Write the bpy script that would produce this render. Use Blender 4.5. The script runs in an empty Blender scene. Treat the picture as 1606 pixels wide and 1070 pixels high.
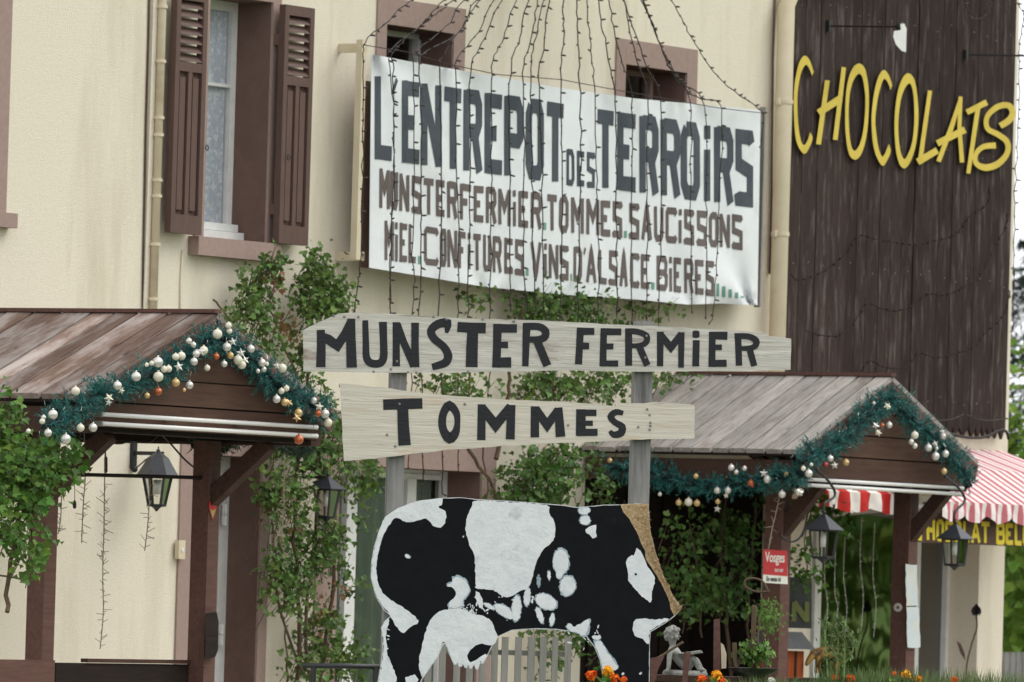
import bpy, math, random
from mathutils import Vector, Matrix
from mathutils.geometry import tessellate_polygon
random.seed(7)
R_ = math.radians
S = bpy.context.scene
COL = S.collection
# ------------------------------------------------------------------ camera
FPX = 12000.0
PHI = math.atan(7377/FPX)
PITCH = math.atan(401/FPX)
ROLL = 0.029
EYE = 1.6
fw = Vector((math.cos(PHI), math.sin(PHI), 0))
CAM = fw*-43.8 + Vector((0, 0, EYE))
F = fw*math.cos(PITCH) + Vector((0, 0, 1))*math.sin(PITCH)
R0 = F.cross(Vector((0, 0, 1))).normalized()
U0 = R0.cross(F)
RR = R0*math.cos(ROLL) + U0*math.sin(ROLL)
UU = U0*math.cos(ROLL) - R0*math.sin(ROLL)
cd = bpy.data.cameras.new('camera'); cam = bpy.data.objects.new('camera', cd); COL.objects.link(cam)
cd.sensor_width = 36; cd.sensor_fit = 'HORIZONTAL'; cd.lens = 36*FPX/1606; cd.clip_start = 0.5; cd.clip_end = 3000
cam.matrix_world = Matrix(((RR.x, UU.x, -F.x, CAM.x), (RR.y, UU.y, -F.y, CAM.y), (RR.z, UU.z, -F.z, CAM.z), (0, 0, 0, 1)))
cd.dof.use_dof = True; cd.dof.focus_distance = 35.0; cd.dof.aperture_fstop = 9.0
S.camera = cam
# ------------------------------------------------------------------ sky, sun, exposure (overcast daylight)
SUN_EL, SUN_ROT = R_(52), R_(200)
w = bpy.data.worlds.new("World"); S.world = w; w.use_nodes = True
nt = w.node_tree; nt.nodes.clear()
sky = nt.nodes.new('ShaderNodeTexSky'); sky.sky_type = 'NISHITA'; sky.sun_disc = False
sky.sun_elevation = SUN_EL; sky.sun_rotation = SUN_ROT; sky.dust_density = 4.0; sky.air_density = 1.2
# the cloud cover: an even grey-white layer with soft broad variation, mixed over the clear sky
tcw = nt.nodes.new('ShaderNodeTexCoord'); nsw = nt.nodes.new('ShaderNodeTexNoise'); nsw.inputs['Scale'].default_value = 1.6; nsw.inputs['Detail'].default_value = 5
crw = nt.nodes.new('ShaderNodeValToRGB'); crw.color_ramp.elements[0].color = (9.2, 9.5, 10.0, 1); crw.color_ramp.elements[1].color = (12.2, 12.3, 12.4, 1)
nt.links.new(tcw.outputs['Generated'], nsw.inputs[0]); nt.links.new(nsw.outputs['Fac'], crw.inputs[0])
hs = nt.nodes.new('ShaderNodeMix'); hs.data_type = 'RGBA'; hs.inputs['Factor'].default_value = 0.9
nt.links.new(crw.outputs[0], hs.inputs['B'])
bg = nt.nodes.new('ShaderNodeBackground'); bg.inputs['Strength'].default_value = 0.10
wo = nt.nodes.new('ShaderNodeOutputWorld')
nt.links.new(sky.outputs[0], hs.inputs['A']); nt.links.new(hs.outputs['Result'], bg.inputs['Color']); nt.links.new(bg.outputs[0], wo.inputs[0])
sd = bpy.data.lights.new('sun', 'SUN'); sd.energy = 1.1; sd.angle = R_(40); sd.color = (1, 0.96, 0.9)
so = bpy.data.objects.new('sun', sd); COL.objects.link(so)
# sun stands over the street side (-Y), slightly from the right
sdir = Vector((0.55, -0.7, 1.1)).normalized()
so.rotation_euler = sdir.to_track_quat('Z', 'Y').to_euler(); so.location = (0, -20, 30)
S.view_settings.view_transform = 'Standard'; S.view_settings.look = 'None'
S.view_settings.exposure = 0.53; S.view_settings.gamma = 1.0; S.view_settings.use_curve_mapping = False
# ------------------------------------------------------------------ helpers: from picture measure to real planes
def ray(px, py):
    return F + RR*((px-803)/FPX) - UU*((py-535)/FPX)
def P(px, py, Y=0.0):                      # point of the upright plane y=Y (parallel to the facade)
    d = ray(px, py); return CAM + d*((Y-CAM.y)/d.y)
YAW = R_(9)
# normal of the sign boards: facing the camera's side of the street, turned a little like the facade
SN = Matrix.Rotation(YAW, 3, 'Z') @ (-fw)
SR = Vector((-SN.y, SN.x, 0))              # along the boards, to the right
if SR.dot(RR) < 0: SR = -SR
def plane_fn(depth, n=SN, px0=830, py0=700):
    o = CAM + ray(px0, py0)*depth
    def f(px, py, off=0.0):
        d = ray(px, py); t = ((o + n*off)-CAM).dot(n)/d.dot(n); return CAM + d*t
    return f
PS = plane_fn(34.0)
def lerp(a, b, t): return a + (b-a)*t
def interp(x, xs, ys):
    if x <= xs[0]: return ys[0] + (x-xs[0])*(ys[1]-ys[0])/(xs[1]-xs[0])
    for i in range(len(xs)-1):
        if x <= xs[i+1] or i == len(xs)-2:
            return ys[i] + (x-xs[i])*(ys[i+1]-ys[i])/(xs[i+1]-xs[i])
# ------------------------------------------------------------------ materials
def lin(c):
    return tuple(((v/255)/12.92 if v/255 <= 0.04045 else ((v/255+0.055)/1.055)**2.4) for v in c) + (1,)
MATS = {}
def mat(name, c1, c2=None, rough=0.8, scale=8.0, stretch=(1, 1, 1), bump=0.0, bscale=None, spec=0.3, island=0.0,
        objvar=0.0, metal=0.0, detail=6, trans=0.0, c3=None, c3t=(0.55, 0.7), c3s=3.0, c3stretch=None, c4=None, c4t=(.6, .75), c4s=2.0, c4stretch=None):
    m = bpy.data.materials.new(name); m.use_nodes = True; n = m.node_tree.nodes; L = m.node_tree.links
    b = n['Principled BSDF']; b.inputs['Roughness'].default_value = rough; b.inputs['Metallic'].default_value = metal
    b.inputs['Specular IOR Level'].default_value = spec
    tc = n.new('ShaderNodeTexCoord'); oi = n.new('ShaderNodeObjectInfo')
    off = n.new('ShaderNodeVectorMath'); off.operation = 'ADD'
    cx = n.new('ShaderNodeCombineXYZ'); mm = n.new('ShaderNodeMath'); mm.operation = 'MULTIPLY'; mm.inputs[1].default_value = 37.0
    L.new(oi.outputs['Random'], mm.inputs[0]); L.new(mm.outputs[0], cx.inputs[0]); L.new(mm.outputs[0], cx.inputs[1])
    L.new(tc.outputs['Object'], off.inputs[0]); L.new(cx.outputs[0], off.inputs[1])
    def noise(sc, st, det):
        mp = n.new('ShaderNodeMapping'); mp.inputs['Scale'].default_value = st
        no = n.new('ShaderNodeTexNoise'); no.inputs['Scale'].default_value = sc; no.inputs['Detail'].default_value = det; no.inputs['Roughness'].default_value = 0.65
        L.new(off.outputs[0], mp.inputs[0]); L.new(mp.outputs[0], no.inputs['Vector']); return no
    col = None
    if c2 is None: c2 = c1
    no = noise(scale, stretch, detail)
    cr = n.new('ShaderNodeValToRGB'); cr.color_ramp.elements[0].position = 0.3; cr.color_ramp.elements[1].position = 0.7
    cr.color_ramp.elements[0].color = lin(c1); cr.color_ramp.elements[1].color = lin(c2)
    L.new(no.outputs['Fac'], cr.inputs[0]); col = cr.outputs[0]
    for c3, c3s, c3stretch, c3t in ((c3, c3s, c3stretch, c3t), (c4, c4s, c4stretch, c4t)):
        if not c3: continue
        n3 = noise(c3s, c3stretch or stretch, 8)
        r3 = n.new('ShaderNodeValToRGB'); r3.color_ramp.elements[0].position = c3t[0]; r3.color_ramp.elements[1].position = c3t[1]
        mx = n.new('ShaderNodeMix'); mx.data_type = 'RGBA'; mx.inputs['B'].default_value = lin(c3)
        L.new(n3.outputs['Fac'], r3.inputs[0]); L.new(r3.outputs[0], mx.inputs['Factor']); L.new(col, mx.inputs['A']); col = mx.outputs['Result']
    if island or objvar:
        h = n.new('ShaderNodeHueSaturation'); mr = n.new('ShaderNodeMapRange'); k = island or objvar
        mr.inputs['To Min'].default_value = 1-k; mr.inputs['To Max'].default_value = 1+k
        if island:
            g = n.new('ShaderNodeNewGeometry'); L.new(g.outputs['Random Per Island'], mr.inputs['Value'])
            mh = n.new('ShaderNodeMapRange'); mh.inputs['To Min'].default_value = 0.47; mh.inputs['To Max'].default_value = 0.515
            ml = n.new('ShaderNodeMath'); ml.operation = 'FRACT'; mk = n.new('ShaderNodeMath'); mk.operation = 'MULTIPLY'; mk.inputs[1].default_value = 7.31
            L.new(g.outputs['Random Per Island'], mk.inputs[0]); L.new(mk.outputs[0], ml.inputs[0]); L.new(ml.outputs[0], mh.inputs['Value']); L.new(mh.outputs[0], h.inputs['Hue'])
        else: L.new(oi.outputs['Random'], mr.inputs['Value'])
        L.new(mr.outputs[0], h.inputs['Value']); L.new(col, h.inputs['Color']); col = h.outputs[0]
    L.new(col, b.inputs['Base Color'])
    if bump:
        nb = noise(bscale or scale, stretch, detail)
        bp = n.new('ShaderNodeBump'); bp.inputs['Strength'].default_value = 1.0; bp.inputs['Distance'].default_value = bump
        L.new(nb.outputs['Fac'], bp.inputs['Height']); L.new(bp.outputs[0], b.inputs['Normal'])
    if trans:
        tr = n.new('ShaderNodeBsdfTranslucent'); ms = n.new('ShaderNodeMixShader'); ms.inputs[0].default_value = trans
        L.new(col, tr.inputs[0]); L.new(b.outputs[0], ms.inputs[1]); L.new(tr.outputs[0], ms.inputs[2]); L.new(ms.outputs[0], n['Material Output'].inputs[0])
    MATS[name] = m; return m
def glass(name, ior=1.6, tint=(0.8, 0.85, 0.83)):
    m = bpy.data.materials.new(name); m.use_nodes = True; n = m.node_tree.nodes; L = m.node_tree.links; n.clear()
    o = n.new('ShaderNodeOutputMaterial'); g = n.new('ShaderNodeBsdfGlossy'); t = n.new('ShaderNodeBsdfTransparent'); fr = n.new('ShaderNodeFresnel')
    g.inputs['Roughness'].default_value = 0.02; t.inputs[0].default_value = tint + (1,); fr.inputs[0].default_value = ior
    no = n.new('ShaderNodeTexNoise'); no.inputs['Scale'].default_value = 1.5; bp = n.new('ShaderNodeBump'); bp.inputs['Distance'].default_value = 0.01; bp.inputs['Strength'].default_value = 0.3
    tc = n.new('ShaderNodeTexCoord'); L.new(tc.outputs['Object'], no.inputs[0]); L.new(no.outputs['Fac'], bp.inputs['Height']); L.new(bp.outputs[0], g.inputs['Normal'])
    mx = n.new('ShaderNodeMixShader'); L.new(fr.outputs[0], mx.inputs[0]); L.new(t.outputs[0], mx.inputs[1]); L.new(g.outputs[0], mx.inputs[2]); L.new(mx.outputs[0], o.inputs[0])
    MATS[name] = m; return m
def stripes(name, ca, cb, period, duty=0.5, axis=0):
    m = mat(name, ca, ca, rough=0.85, scale=5); n = m.node_tree.nodes; L = m.node_tree.links; b = n['Principled BSDF']
    tc = n.new('ShaderNodeTexCoord'); sx = n.new('ShaderNodeSeparateXYZ'); L.new(tc.outputs['Object'], sx.inputs[0])
    a = n.new('ShaderNodeMath'); a.operation = 'MULTIPLY'; a.inputs[1].default_value = 1/period
    f = n.new('ShaderNodeMath'); f.operation = 'FRACT'; g = n.new('ShaderNodeMath'); g.operation = 'GREATER_THAN'; g.inputs[1].default_value = duty
    ad = n.new('ShaderNodeMath'); ad.operation = 'ADD'; ad.inputs[1].default_value = 100.0
    L.new(sx.outputs[axis], a.inputs[0]); L.new(a.outputs[0], ad.inputs[0]); L.new(ad.outputs[0], f.inputs[0]); L.new(f.outputs[0], g.inputs[0])
    mx = n.new('ShaderNodeMix'); mx.data_type = 'RGBA'; mx.inputs['A'].default_value = lin(ca); mx.inputs['B'].default_value = lin(cb)
    L.new(g.outputs[0], mx.inputs['Factor']); L.new(mx.outputs['Result'], b.inputs['Base Color']); return m
M = MATS
mat('stucco', (215, 206, 188), (224, 216, 199), 0.95, 60, bump=0.004, bscale=120, spec=0.1, c3=(194, 183, 162), c3t=(0.5, 0.85), c3s=1.5, c3stretch=(2.2, 1, .35))
mat('trim_pink', (148, 127, 119), (158, 137, 130), 0.9, 30, bump=0.002, spec=0.15)
mat('trim_brown', (106, 84, 76), (117, 94, 86), 0.85, 12, bump=0.001, spec=0.2)
mat('shutter_brown', (86, 66, 60), (98, 77, 70), 0.6, 20, stretch=(3, 3, .4), bump=0.0008, spec=0.3, c3=(126, 100, 92), c3t=(0.62, 0.8), c3s=30)
mat('white_paint', (205, 206, 204), (222, 222, 219), 0.55, 14, spec=0.4)
mat('pipe_cream', (200, 187, 160), (212, 200, 176), 0.6, 5, spec=0.3, c3=(150, 128, 96), c3t=(0.6, 0.85), c3s=2)
mat('lace', (196, 200, 214), (222, 225, 234), 0.9, 60, spec=0.1, c3=(244, 245, 248), c3t=(0.5, 0.6), c3s=28)
mat('banner_white', (214, 218, 221), (226, 229, 231), 0.7, 4, spec=0.2, bump=0.003, bscale=9, c3=(196, 198, 198), c3t=(0.56, 0.8), c3s=3)
mat('banner_grey', (62, 68, 76), (74, 80, 88), 0.65, 9, spec=0.3, c3=(92, 98, 103), c3t=(0.6, 0.9), c3s=5)
mat('banner_brown', (92, 82, 80), (106, 95, 92), 0.65, 9, spec=0.3)
mat('banner_green', (96, 142, 124), (112, 158, 138), 0.65, 9, spec=0.3)
mat('sign_wood', (174, 169, 160), (208, 203, 194), 0.85, 2.4, stretch=(1.3, 1.3, 22), bump=0.004, bscale=6, spec=0.12, c3=(104, 94, 86), c3t=(0.6, 0.74), c3s=2.2, c3stretch=(1, 1, 14), c4=(128, 100, 88), c4t=(.6, .74), c4s=1.5, c4stretch=(1.4, 1.4, 4.5))
mat('sign_wood_yellow', (192, 185, 171), (210, 203, 190), 0.85, 2.4, stretch=(1, 1, 18), bump=0.004, bscale=5, spec=0.12, c3=(190, 150, 108), c3t=(0.58, 0.78), c3s=1.6, c3stretch=(1, 1, 7), c4=(120, 108, 98), c4t=(.64, .72), c4s=3, c4stretch=(1, 1, 12))
mat('black_paint', (24, 25, 29), (32, 33, 38), 0.62, 20, stretch=(1, 1, 5), bump=0.002, spec=0.35, c3=(46, 46, 50), c3t=(0.66, 0.8), c3s=14)
mat('cow_black', (13, 14, 17), (19, 20, 24), 0.7, 14, bump=0.002, spec=0.12, c3=(30, 31, 36), c3t=(0.6, 0.9), c3s=10)
mat('cow_white', (204, 209, 212), (222, 224, 224), 0.7, 12, bump=0.006, bscale=22, spec=0.3, c3=(168, 176, 184), c3t=(0.6, 0.75), c3s=9)
mat('cow_grey', (128, 146, 158), (176, 190, 198), 0.7, 22, bump=0.003, spec=0.2)
mat('chipboard', (152, 128, 96), (196, 170, 132), 0.9, 90, bump=0.006, bscale=60, spec=0.1)
mat('post_grey', (112, 111, 110), (144, 142, 139), 0.9, 7, stretch=(6, 6, .5), bump=0.003, spec=.1, c3=(60, 58, 57), c3t=(0.55, 0.75), c3s=2.2)
mat('roof_grey', (126, 121, 116), (172, 167, 161), 0.9, 5, stretch=(1, 8, 8), bump=0.003, bscale=8, spec=0.12, objvar=0.16, c3=(104, 84, 74), c3t=(0.56, 0.8), c3s=2.5, c3stretch=(1, 4, 4), c4=(84, 76, 72), c4t=(.62, .7), c4s=5, c4stretch=(1, 9, 9))
mat('roof_brown', (98, 77, 67), (128, 108, 98), 0.9, 6, stretch=(1, 9, 9), bump=0.003, bscale=8, spec=0.15, objvar=0.38, c3=(158, 148, 143), c3t=(0.46, 0.6), c3s=1.6, c3stretch=(1, 3.5, 3.5), c4=(62, 46, 40), c4t=(.6, .7), c4s=5, c4stretch=(1, 8, 8))
mat('timber_dark', (58, 40, 34), (78, 56, 47), 0.75, 6, stretch=(1, 8, 8), bump=0.002, spec=0.25, objvar=0.12)
mat('timber_post', (84, 58, 52), (104, 76, 68), 0.7, 6, stretch=(1, 8, 8), bump=0.001, spec=0.25)
mat('gable_wood', (78, 57, 49), (98, 74, 63), 0.75, 5, stretch=(.8, .8, 9), bump=0.001, spec=0.2, objvar=0.12, c3=(116, 90, 76), c3t=(0.62, 0.8), c3s=3)
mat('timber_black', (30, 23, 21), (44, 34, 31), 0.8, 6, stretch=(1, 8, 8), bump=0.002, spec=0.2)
mat('barn_wood', (48, 39, 37), (66, 55, 52), 0.9, 5, stretch=(1, 9, 9), bump=0.004, bscale=9, spec=0.1, objvar=0.2, c3=(112, 104, 100), c3t=(0.52, 0.8), c3s=3.5, c3stretch=(1, 6, 6), c4=(30, 24, 23), c4t=(.58, .72), c4s=2.5, c4stretch=(.8, 7, 7))
mat('yellow_letter', (196, 172, 68), (214, 190, 84), 0.6, 6, spec=0.35, c3=(178, 150, 60), c3t=(0.62, 0.8), c3s=8)
mat('yellow_paint', (205, 184, 46), (220, 200, 60), 0.6, 8, spec=0.35)
mat('iron_black', (26, 27, 30), (36, 37, 40), 0.45, 20, spec=0.5)
mat('lantern_black', (38, 40, 46), (50, 52, 58), 0.4, 20, spec=0.5)
mat('milky', (214, 214, 206), None, 0.4, 5, spec=0.4)
mat('tube_white', (228, 226, 224), None, 0.25, 5, spec=0.6)
mat('wire_dark', (40, 34, 32), (54, 46, 42), 0.6, 20)
mat('bulb_dark', (60, 50, 46), (86, 76, 70), 0.35, 20, spec=0.6)
mat('bulb_pale', (140, 134, 128), (170, 164, 158), 0.35, 20, spec=0.6)
mat('icicle_pale', (120, 108, 92), (150, 138, 118), 0.6, 20)
mat('tinsel', (14, 76, 78), (36, 112, 106), 0.45, 12, spec=0.5, island=0.35)
mat('tinsel_core', (6, 26, 28), (10, 36, 38), 0.8, 12)
mat('bauble_silver', (204, 202, 196), (216, 212, 204), 0.22, 6, spec=0.7, metal=0.35)
mat('bauble_pearl', (208, 202, 180), (220, 214, 196), 0.35, 6, spec=0.6)
mat('bauble_gold', (190, 156, 100), (206, 176, 124), 0.25, 6, spec=0.7, metal=0.2)
mat('bauble_orange', (168, 84, 44), (182, 98, 56), 0.22, 6, spec=0.7, metal=0.3)
mat('bauble_red', (160, 34, 30), None, 0.25, 6, spec=0.7)
mat('leaf', (50, 82, 34), (86, 120, 52), 0.45, 3, spec=0.35, island=0.4, trans=0.25)
mat('leaf_bright', (56, 96, 34), (102, 142, 58), 0.45, 3, spec=0.4, island=0.5, trans=0.3)
mat('leaf_dull', (62, 94, 42), (98, 126, 60), 0.5, 3, spec=0.35, island=0.5, trans=0.25)
mat('leaf_red', (110, 84, 54), (128, 100, 62), 0.55, 3, spec=0.3, island=0.4, trans=0.25)
mat('tree_leaf', (92, 124, 50), (128, 158, 70), 0.6, 2, spec=0.2, island=0.35, trans=0.45)
mat('spruce_leaf', (36, 52, 42), (50, 66, 52), 0.7, 2, spec=0.2, island=0.3)
mat('stem', (74, 60, 48), (100, 84, 66), 0.85, 12)
mat('stem_green', (104, 122, 74), (130, 146, 92), 0.8, 12)
mat('grass', (70, 96, 52), (110, 128, 82), 0.7, 3, island=0.3, trans=0.2)
mat('petal_orange', (222, 100, 14), (240, 132, 24), 0.6, 10, island=0.2, trans=0.2)
mat('petal_yellow', (236, 172, 20), (244, 190, 40), 0.6, 10, island=0.15, trans=0.2)
mat('petal_white', (226, 226, 214), None, 0.6, 10, trans=0.2)
mat('statue', (118, 118, 114), (156, 156, 150), 0.85, 18, bump=0.003, bscale=30, c3=(78, 76, 72), c3t=(0.58, 0.75), c3s=14)
mat('slat_grey', (128, 126, 120), (152, 150, 143), 0.85, 6, stretch=(6, 6, .6), bump=0.001, objvar=0.06)
mat('gravel', (168, 162, 152), (186, 180, 170), 0.95, 30, bump=0.01)
mat('lawn', (60, 78, 40), (84, 100, 52), 0.95, 6)
mat('meadow', (112, 142, 66), (138, 166, 84), 0.95, .6)
mat('asphalt', (62, 62, 62), (78, 78, 78), 0.9, 20)
mat('interior', (46, 40, 36), (58, 50, 44), 0.9, 3)
mat('red_plastic', (176, 44, 54), (184, 52, 60), 0.4, 5, spec=0.4)
mat('white_plastic', (218, 216, 208), None, 0.5, 5)
mat('pale_sheet', (190, 200, 204), (206, 212, 212), 0.35, 4, spec=0.5, c3=(214, 206, 180), c3t=(0.5, 0.7), c3s=9)
mat('slate', (72, 73, 76), (88, 88, 90), 0.8, 9, bump=0.002)
mat('orange_wood', (134, 58, 22), (158, 76, 32), 0.55, 7, stretch=(4, 4, 1))
mat('olive_letter', (92, 96, 46), (104, 108, 54), 0.6, 9)
mat('roof_tile', (92, 60, 50), (112, 76, 64), 0.9, 9)
mat('terracotta', (124, 66, 46), (140, 80, 58), 0.8, 9)
mat('sign_brown', (70, 52, 44), (86, 66, 56), 0.8, 6, stretch=(1, 8, 8))
mat('figure_brown', (110, 84, 30), (150, 116, 44), 0.6, 12, c3=(50, 34, 22), c3t=(0.55, 0.65), c3s=9)
glass('garden_glass', 1.8, (0.9, 0.92, 0.9))
mat('curtain_green', (140, 152, 140), (176, 186, 174), 0.9, 4, stretch=(6, 6, .4))
glass('pane_glass', 1.4, (0.95, 0.96, 0.95))
glass('shop_glass', 3.4, (0.5, 0.56, 0.52))
stripes('awning_red', (226, 218, 216), (184, 104, 110), 0.105, 0.5)
stripes('awning_bright', (228, 222, 214), (186, 40, 36), 0.26, 0.5)
# ------------------------------------------------------------------ objects
WL = {}
def link(o, parent=None, wl=None):
    COL.objects.link(o)
    if parent is not None: o.parent = parent
def tag(o, label=None, cat=None, group=None, kind=None):
    if label: o['label'] = label
    if cat: o['category'] = cat
    if group: o['group'] = group
    if kind: o['kind'] = kind
    return o
def thing(name, label, cat, loc, group=None):
    o = bpy.data.objects.new(name, None); COL.objects.link(o); o.location = loc; o.empty_display_size = 0.1
    WL[o.name] = Vector(loc); return tag(o, label, cat, group)
def obj(name, vf, m, parent=None, smooth=False, kind=None):
    vs, fs = vf
    vs = [Vector(v) for v in vs]
    lo = Vector([min(v[i] for v in vs) for i in range(3)]); hi = Vector([max(v[i] for v in vs) for i in range(3)])
    c = (lo+hi)/2
    me = bpy.data.meshes.new(name); me.from_pydata([tuple(v-c) for v in vs], [], fs); me.update()
    me.materials.append(M[m] if isinstance(m, str) else m)
    if smooth: me.polygons.foreach_set('use_smooth', [True]*len(me.polygons))
    o = bpy.data.objects.new(name, me); COL.objects.link(o)
    if parent is not None:
        o.parent = parent; o.location = c - WL[parent.name]
    else: o.location = c
    WL[o.name] = c
    if kind: o['kind'] = kind
    return o
def place(name, me, Mx, parent=None):      # linked copy of a mesh with a world matrix
    o = bpy.data.objects.new(name, me); COL.objects.link(o)
    loc = Mx.to_translation(); WL[o.name] = loc
    if parent is not None: o.parent = parent; Mx = Matrix.Translation(-WL[parent.name]) @ Mx
    o.matrix_basis = Mx; return o
def join(*parts):
    V, Fc = [], []
    for vs, fs in parts:
        n = len(V); V += [Vector(v) for v in vs]; Fc += [tuple(i+n for i in f) for f in fs]
    return V, Fc
def box(x0, x1, y0, y1, z0, z1):
    v = [(x0, y0, z0), (x1, y0, z0), (x1, y1, z0), (x0, y1, z0), (x0, y0, z1), (x1, y0, z1), (x1, y1, z1), (x0, y1, z1)]
    return v, [(0, 3, 2, 1), (4, 5, 6, 7), (0, 1, 5, 4), (1, 2, 6, 5), (2, 3, 7, 6), (3, 0, 4, 7)]
def hexa(a, b, c, d, n):                    # quad abcd extruded along vector n
    v = [Vector(p) for p in (a, b, c, d)]; v += [p+n for p in v]
    return v, [(0, 3, 2, 1), (4, 5, 6, 7), (0, 1, 5, 4), (1, 2, 6, 5), (2, 3, 7, 6), (3, 0, 4, 7)]
def beam(p0, p1, wd, th, up=Vector((0, 0, 1))):  # box beam from p0 to p1
    p0 = Vector(p0); p1 = Vector(p1); d = (p1-p0).normalized(); s = d.cross(up)
    if s.length < 1e-3: s = Vector((1, 0, 0))
    s.normalize(); u = s.cross(d)
    q = [p0 + s*a*wd/2 + u*b*th/2 for a, b in ((-1, -1), (1, -1), (1, 1), (-1, 1))]
    v = q + [p + (p1-p0) for p in q]
    return v, [(0, 3, 2, 1), (4, 5, 6, 7), (0, 1, 5, 4), (1, 2, 6, 5), (2, 3, 7, 6), (3, 0, 4, 7)]
def plank(name, p0, p1, wd, th, nrm, m, parent, bev=0.003, kind=None):  # an own object; local x runs along the grain
    p0 = Vector(p0); p1 = Vector(p1); L = (p1-p0).length; x = (p1-p0).normalized(); z = Vector(nrm); z = (z - x*z.dot(x)).normalized(); y = z.cross(x)
    a, b, c, e = L/2, wd/2, th/2, bev
    vs = []
    for sx in (-1, 1):
        for (yy, zz) in ((-b, -c), (b, -c), (b, c-e), (b-e, c), (-b+e, c), (-b, c-e)): vs.append((sx*a, yy, zz))
    fs = [tuple(range(5, -1, -1)), tuple(range(6, 12))] + [(i, (i+1) % 6, (i+1) % 6+6, i+6) for i in range(6)]
    me = bpy.data.meshes.new(name); me.from_pydata(vs, [], fs); me.materials.append(M[m])
    Mx = Matrix((x, y, z)).transposed().to_4x4(); Mx.translation = (p0+p1)/2
    return place(name, me, Mx, parent)
def tube(pts, r, n=6, cap=True):
    pts = [Vector(p) for p in pts]; V, Fc = [], []
    rs = r if isinstance(r, (list, tuple)) else [r]*len(pts)
    prev = None
    for i, p in enumerate(pts):
        d = (pts[min(i+1, len(pts)-1)] - pts[max(i-1, 0)])
        if d.length < 1e-9: d = Vector((0, 0, 1))
        d.normalize()
        if prev is None:
            a = d.cross(Vector((0, 0, 1)));
            if a.length < 1e-3: a = d.cross(Vector((1, 0, 0)))
        else: a = prev - d*prev.dot(d)
        a.normalize(); prev = a; b = d.cross(a)
        for k in range(n):
            t = 2*math.pi*k/n; V.append(p + (a*math.cos(t)+b*math.sin(t))*rs[i])
        if i:
            o = (i-1)*n
            for k in range(n): Fc.append((o+k, o+(k+1) % n, o+n+(k+1) % n, o+n+k))
    if cap: Fc.append(tuple(range(n-1, -1, -1))); Fc.append(tuple(range((len(pts)-1)*n, len(pts)*n)))
    return V, Fc
def lathe(c, prof, n=12, axis=Vector((0, 0, 1))):  # profile (r,z)
    c = Vector(c); q = Vector((0, 0, 1)).rotation_difference(axis); V, Fc = [], []
    for r, z in prof:
        for k in range(n):
            t = 2*math.pi*k/n; V.append(c + q @ Vector((r*math.cos(t), r*math.sin(t), z)))
    for i in range(len(prof)-1):
        for k in range(n): Fc.append((i*n+k, i*n+(k+1) % n, (i+1)*n+(k+1) % n, (i+1)*n+k))
    return V, Fc
def sphere(c, r, n=12, m=8, sc=(1, 1, 1)):
    c = Vector(c); V, Fc = [c+Vector((0, 0, r*sc[2]))], []
    for i in range(1, m):
        a = math.pi*i/m
        for k in range(n):
            t = 2*math.pi*k/n; V.append(c + Vector((r*sc[0]*math.sin(a)*math.cos(t), r*sc[1]*math.sin(a)*math.sin(t), r*sc[2]*math.cos(a))))
    V.append(c-Vector((0, 0, r*sc[2])))
    for k in range(n): Fc.append((0, 1+k, 1+(k+1) % n))
    for i in range(m-2):
        for k in range(n): Fc.append((1+i*n+k, 1+(i+1)*n+k, 1+(i+1)*n+(k+1) % n, 1+i*n+(k+1) % n))
    b = len(V)-1; o = 1+(m-2)*n
    for k in range(n): Fc.append((b, o+(k+1) % n, o+k))
    return V, Fc
def smooth_path(pts, k=5, closed=False):
    n = len(pts); out = []; rng = range(n if closed else n-1)
    g = (lambda i: pts[i % n]) if closed else (lambda i: pts[max(0, min(n-1, i))])
    for i in rng:
        a, b, c, d = g(i-1), g(i), g(i+1), g(i+2)
        for j in range(k):
            t = j/k
            out.append(tuple(0.5*((2*b[q]) + (-a[q]+c[q])*t + (2*a[q]-5*b[q]+4*c[q]-d[q])*t*t + (-a[q]+3*b[q]-3*c[q]+d[q])*t**3) for q in range(len(b))))
    if not closed: out.append(tuple(pts[-1]))
    return out
def slab(poly, fn, off, th):                # polygon outline (picture measure) on a real plane, th thick (back face off, front off+th)
    fr = [fn(x, y, off+th) for x, y in poly]; bk = [fn(x, y, off) for x, y in poly]; n = len(poly)
    tri = tessellate_polygon([[Vector((x, y, 0)) for x, y in poly]])
    fs = []
    for t in tri:
        a, b, c = t
        nn = (fr[b]-fr[a]).cross(fr[c]-fr[a])
        if nn.dot(CAM-fr[a]) < 0: t = (a, c, b)
        fs.append(tuple(t)); fs.append(tuple(i+n for i in reversed(t)))
    fs += [(i, (i+1) % n, (i+1) % n+n, i+n) for i in range(n)]
    return fr+bk, fs
def jag(poly, step=6, amp=1.0, closed=True, rnd=random):
    out = []
    for i in range(len(poly)):
        a = poly[i]; b = poly[(i+1) % len(poly)]
        L = math.hypot(b[0]-a[0], b[1]-a[1]); k = max(1, int(L/step))
        for j in range(k):
            t = j/k; out.append((a[0]+(b[0]-a[0])*t + rnd.uniform(-amp, amp), a[1]+(b[1]-a[1])*t + rnd.uniform(-amp, amp)))
    return out
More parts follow.
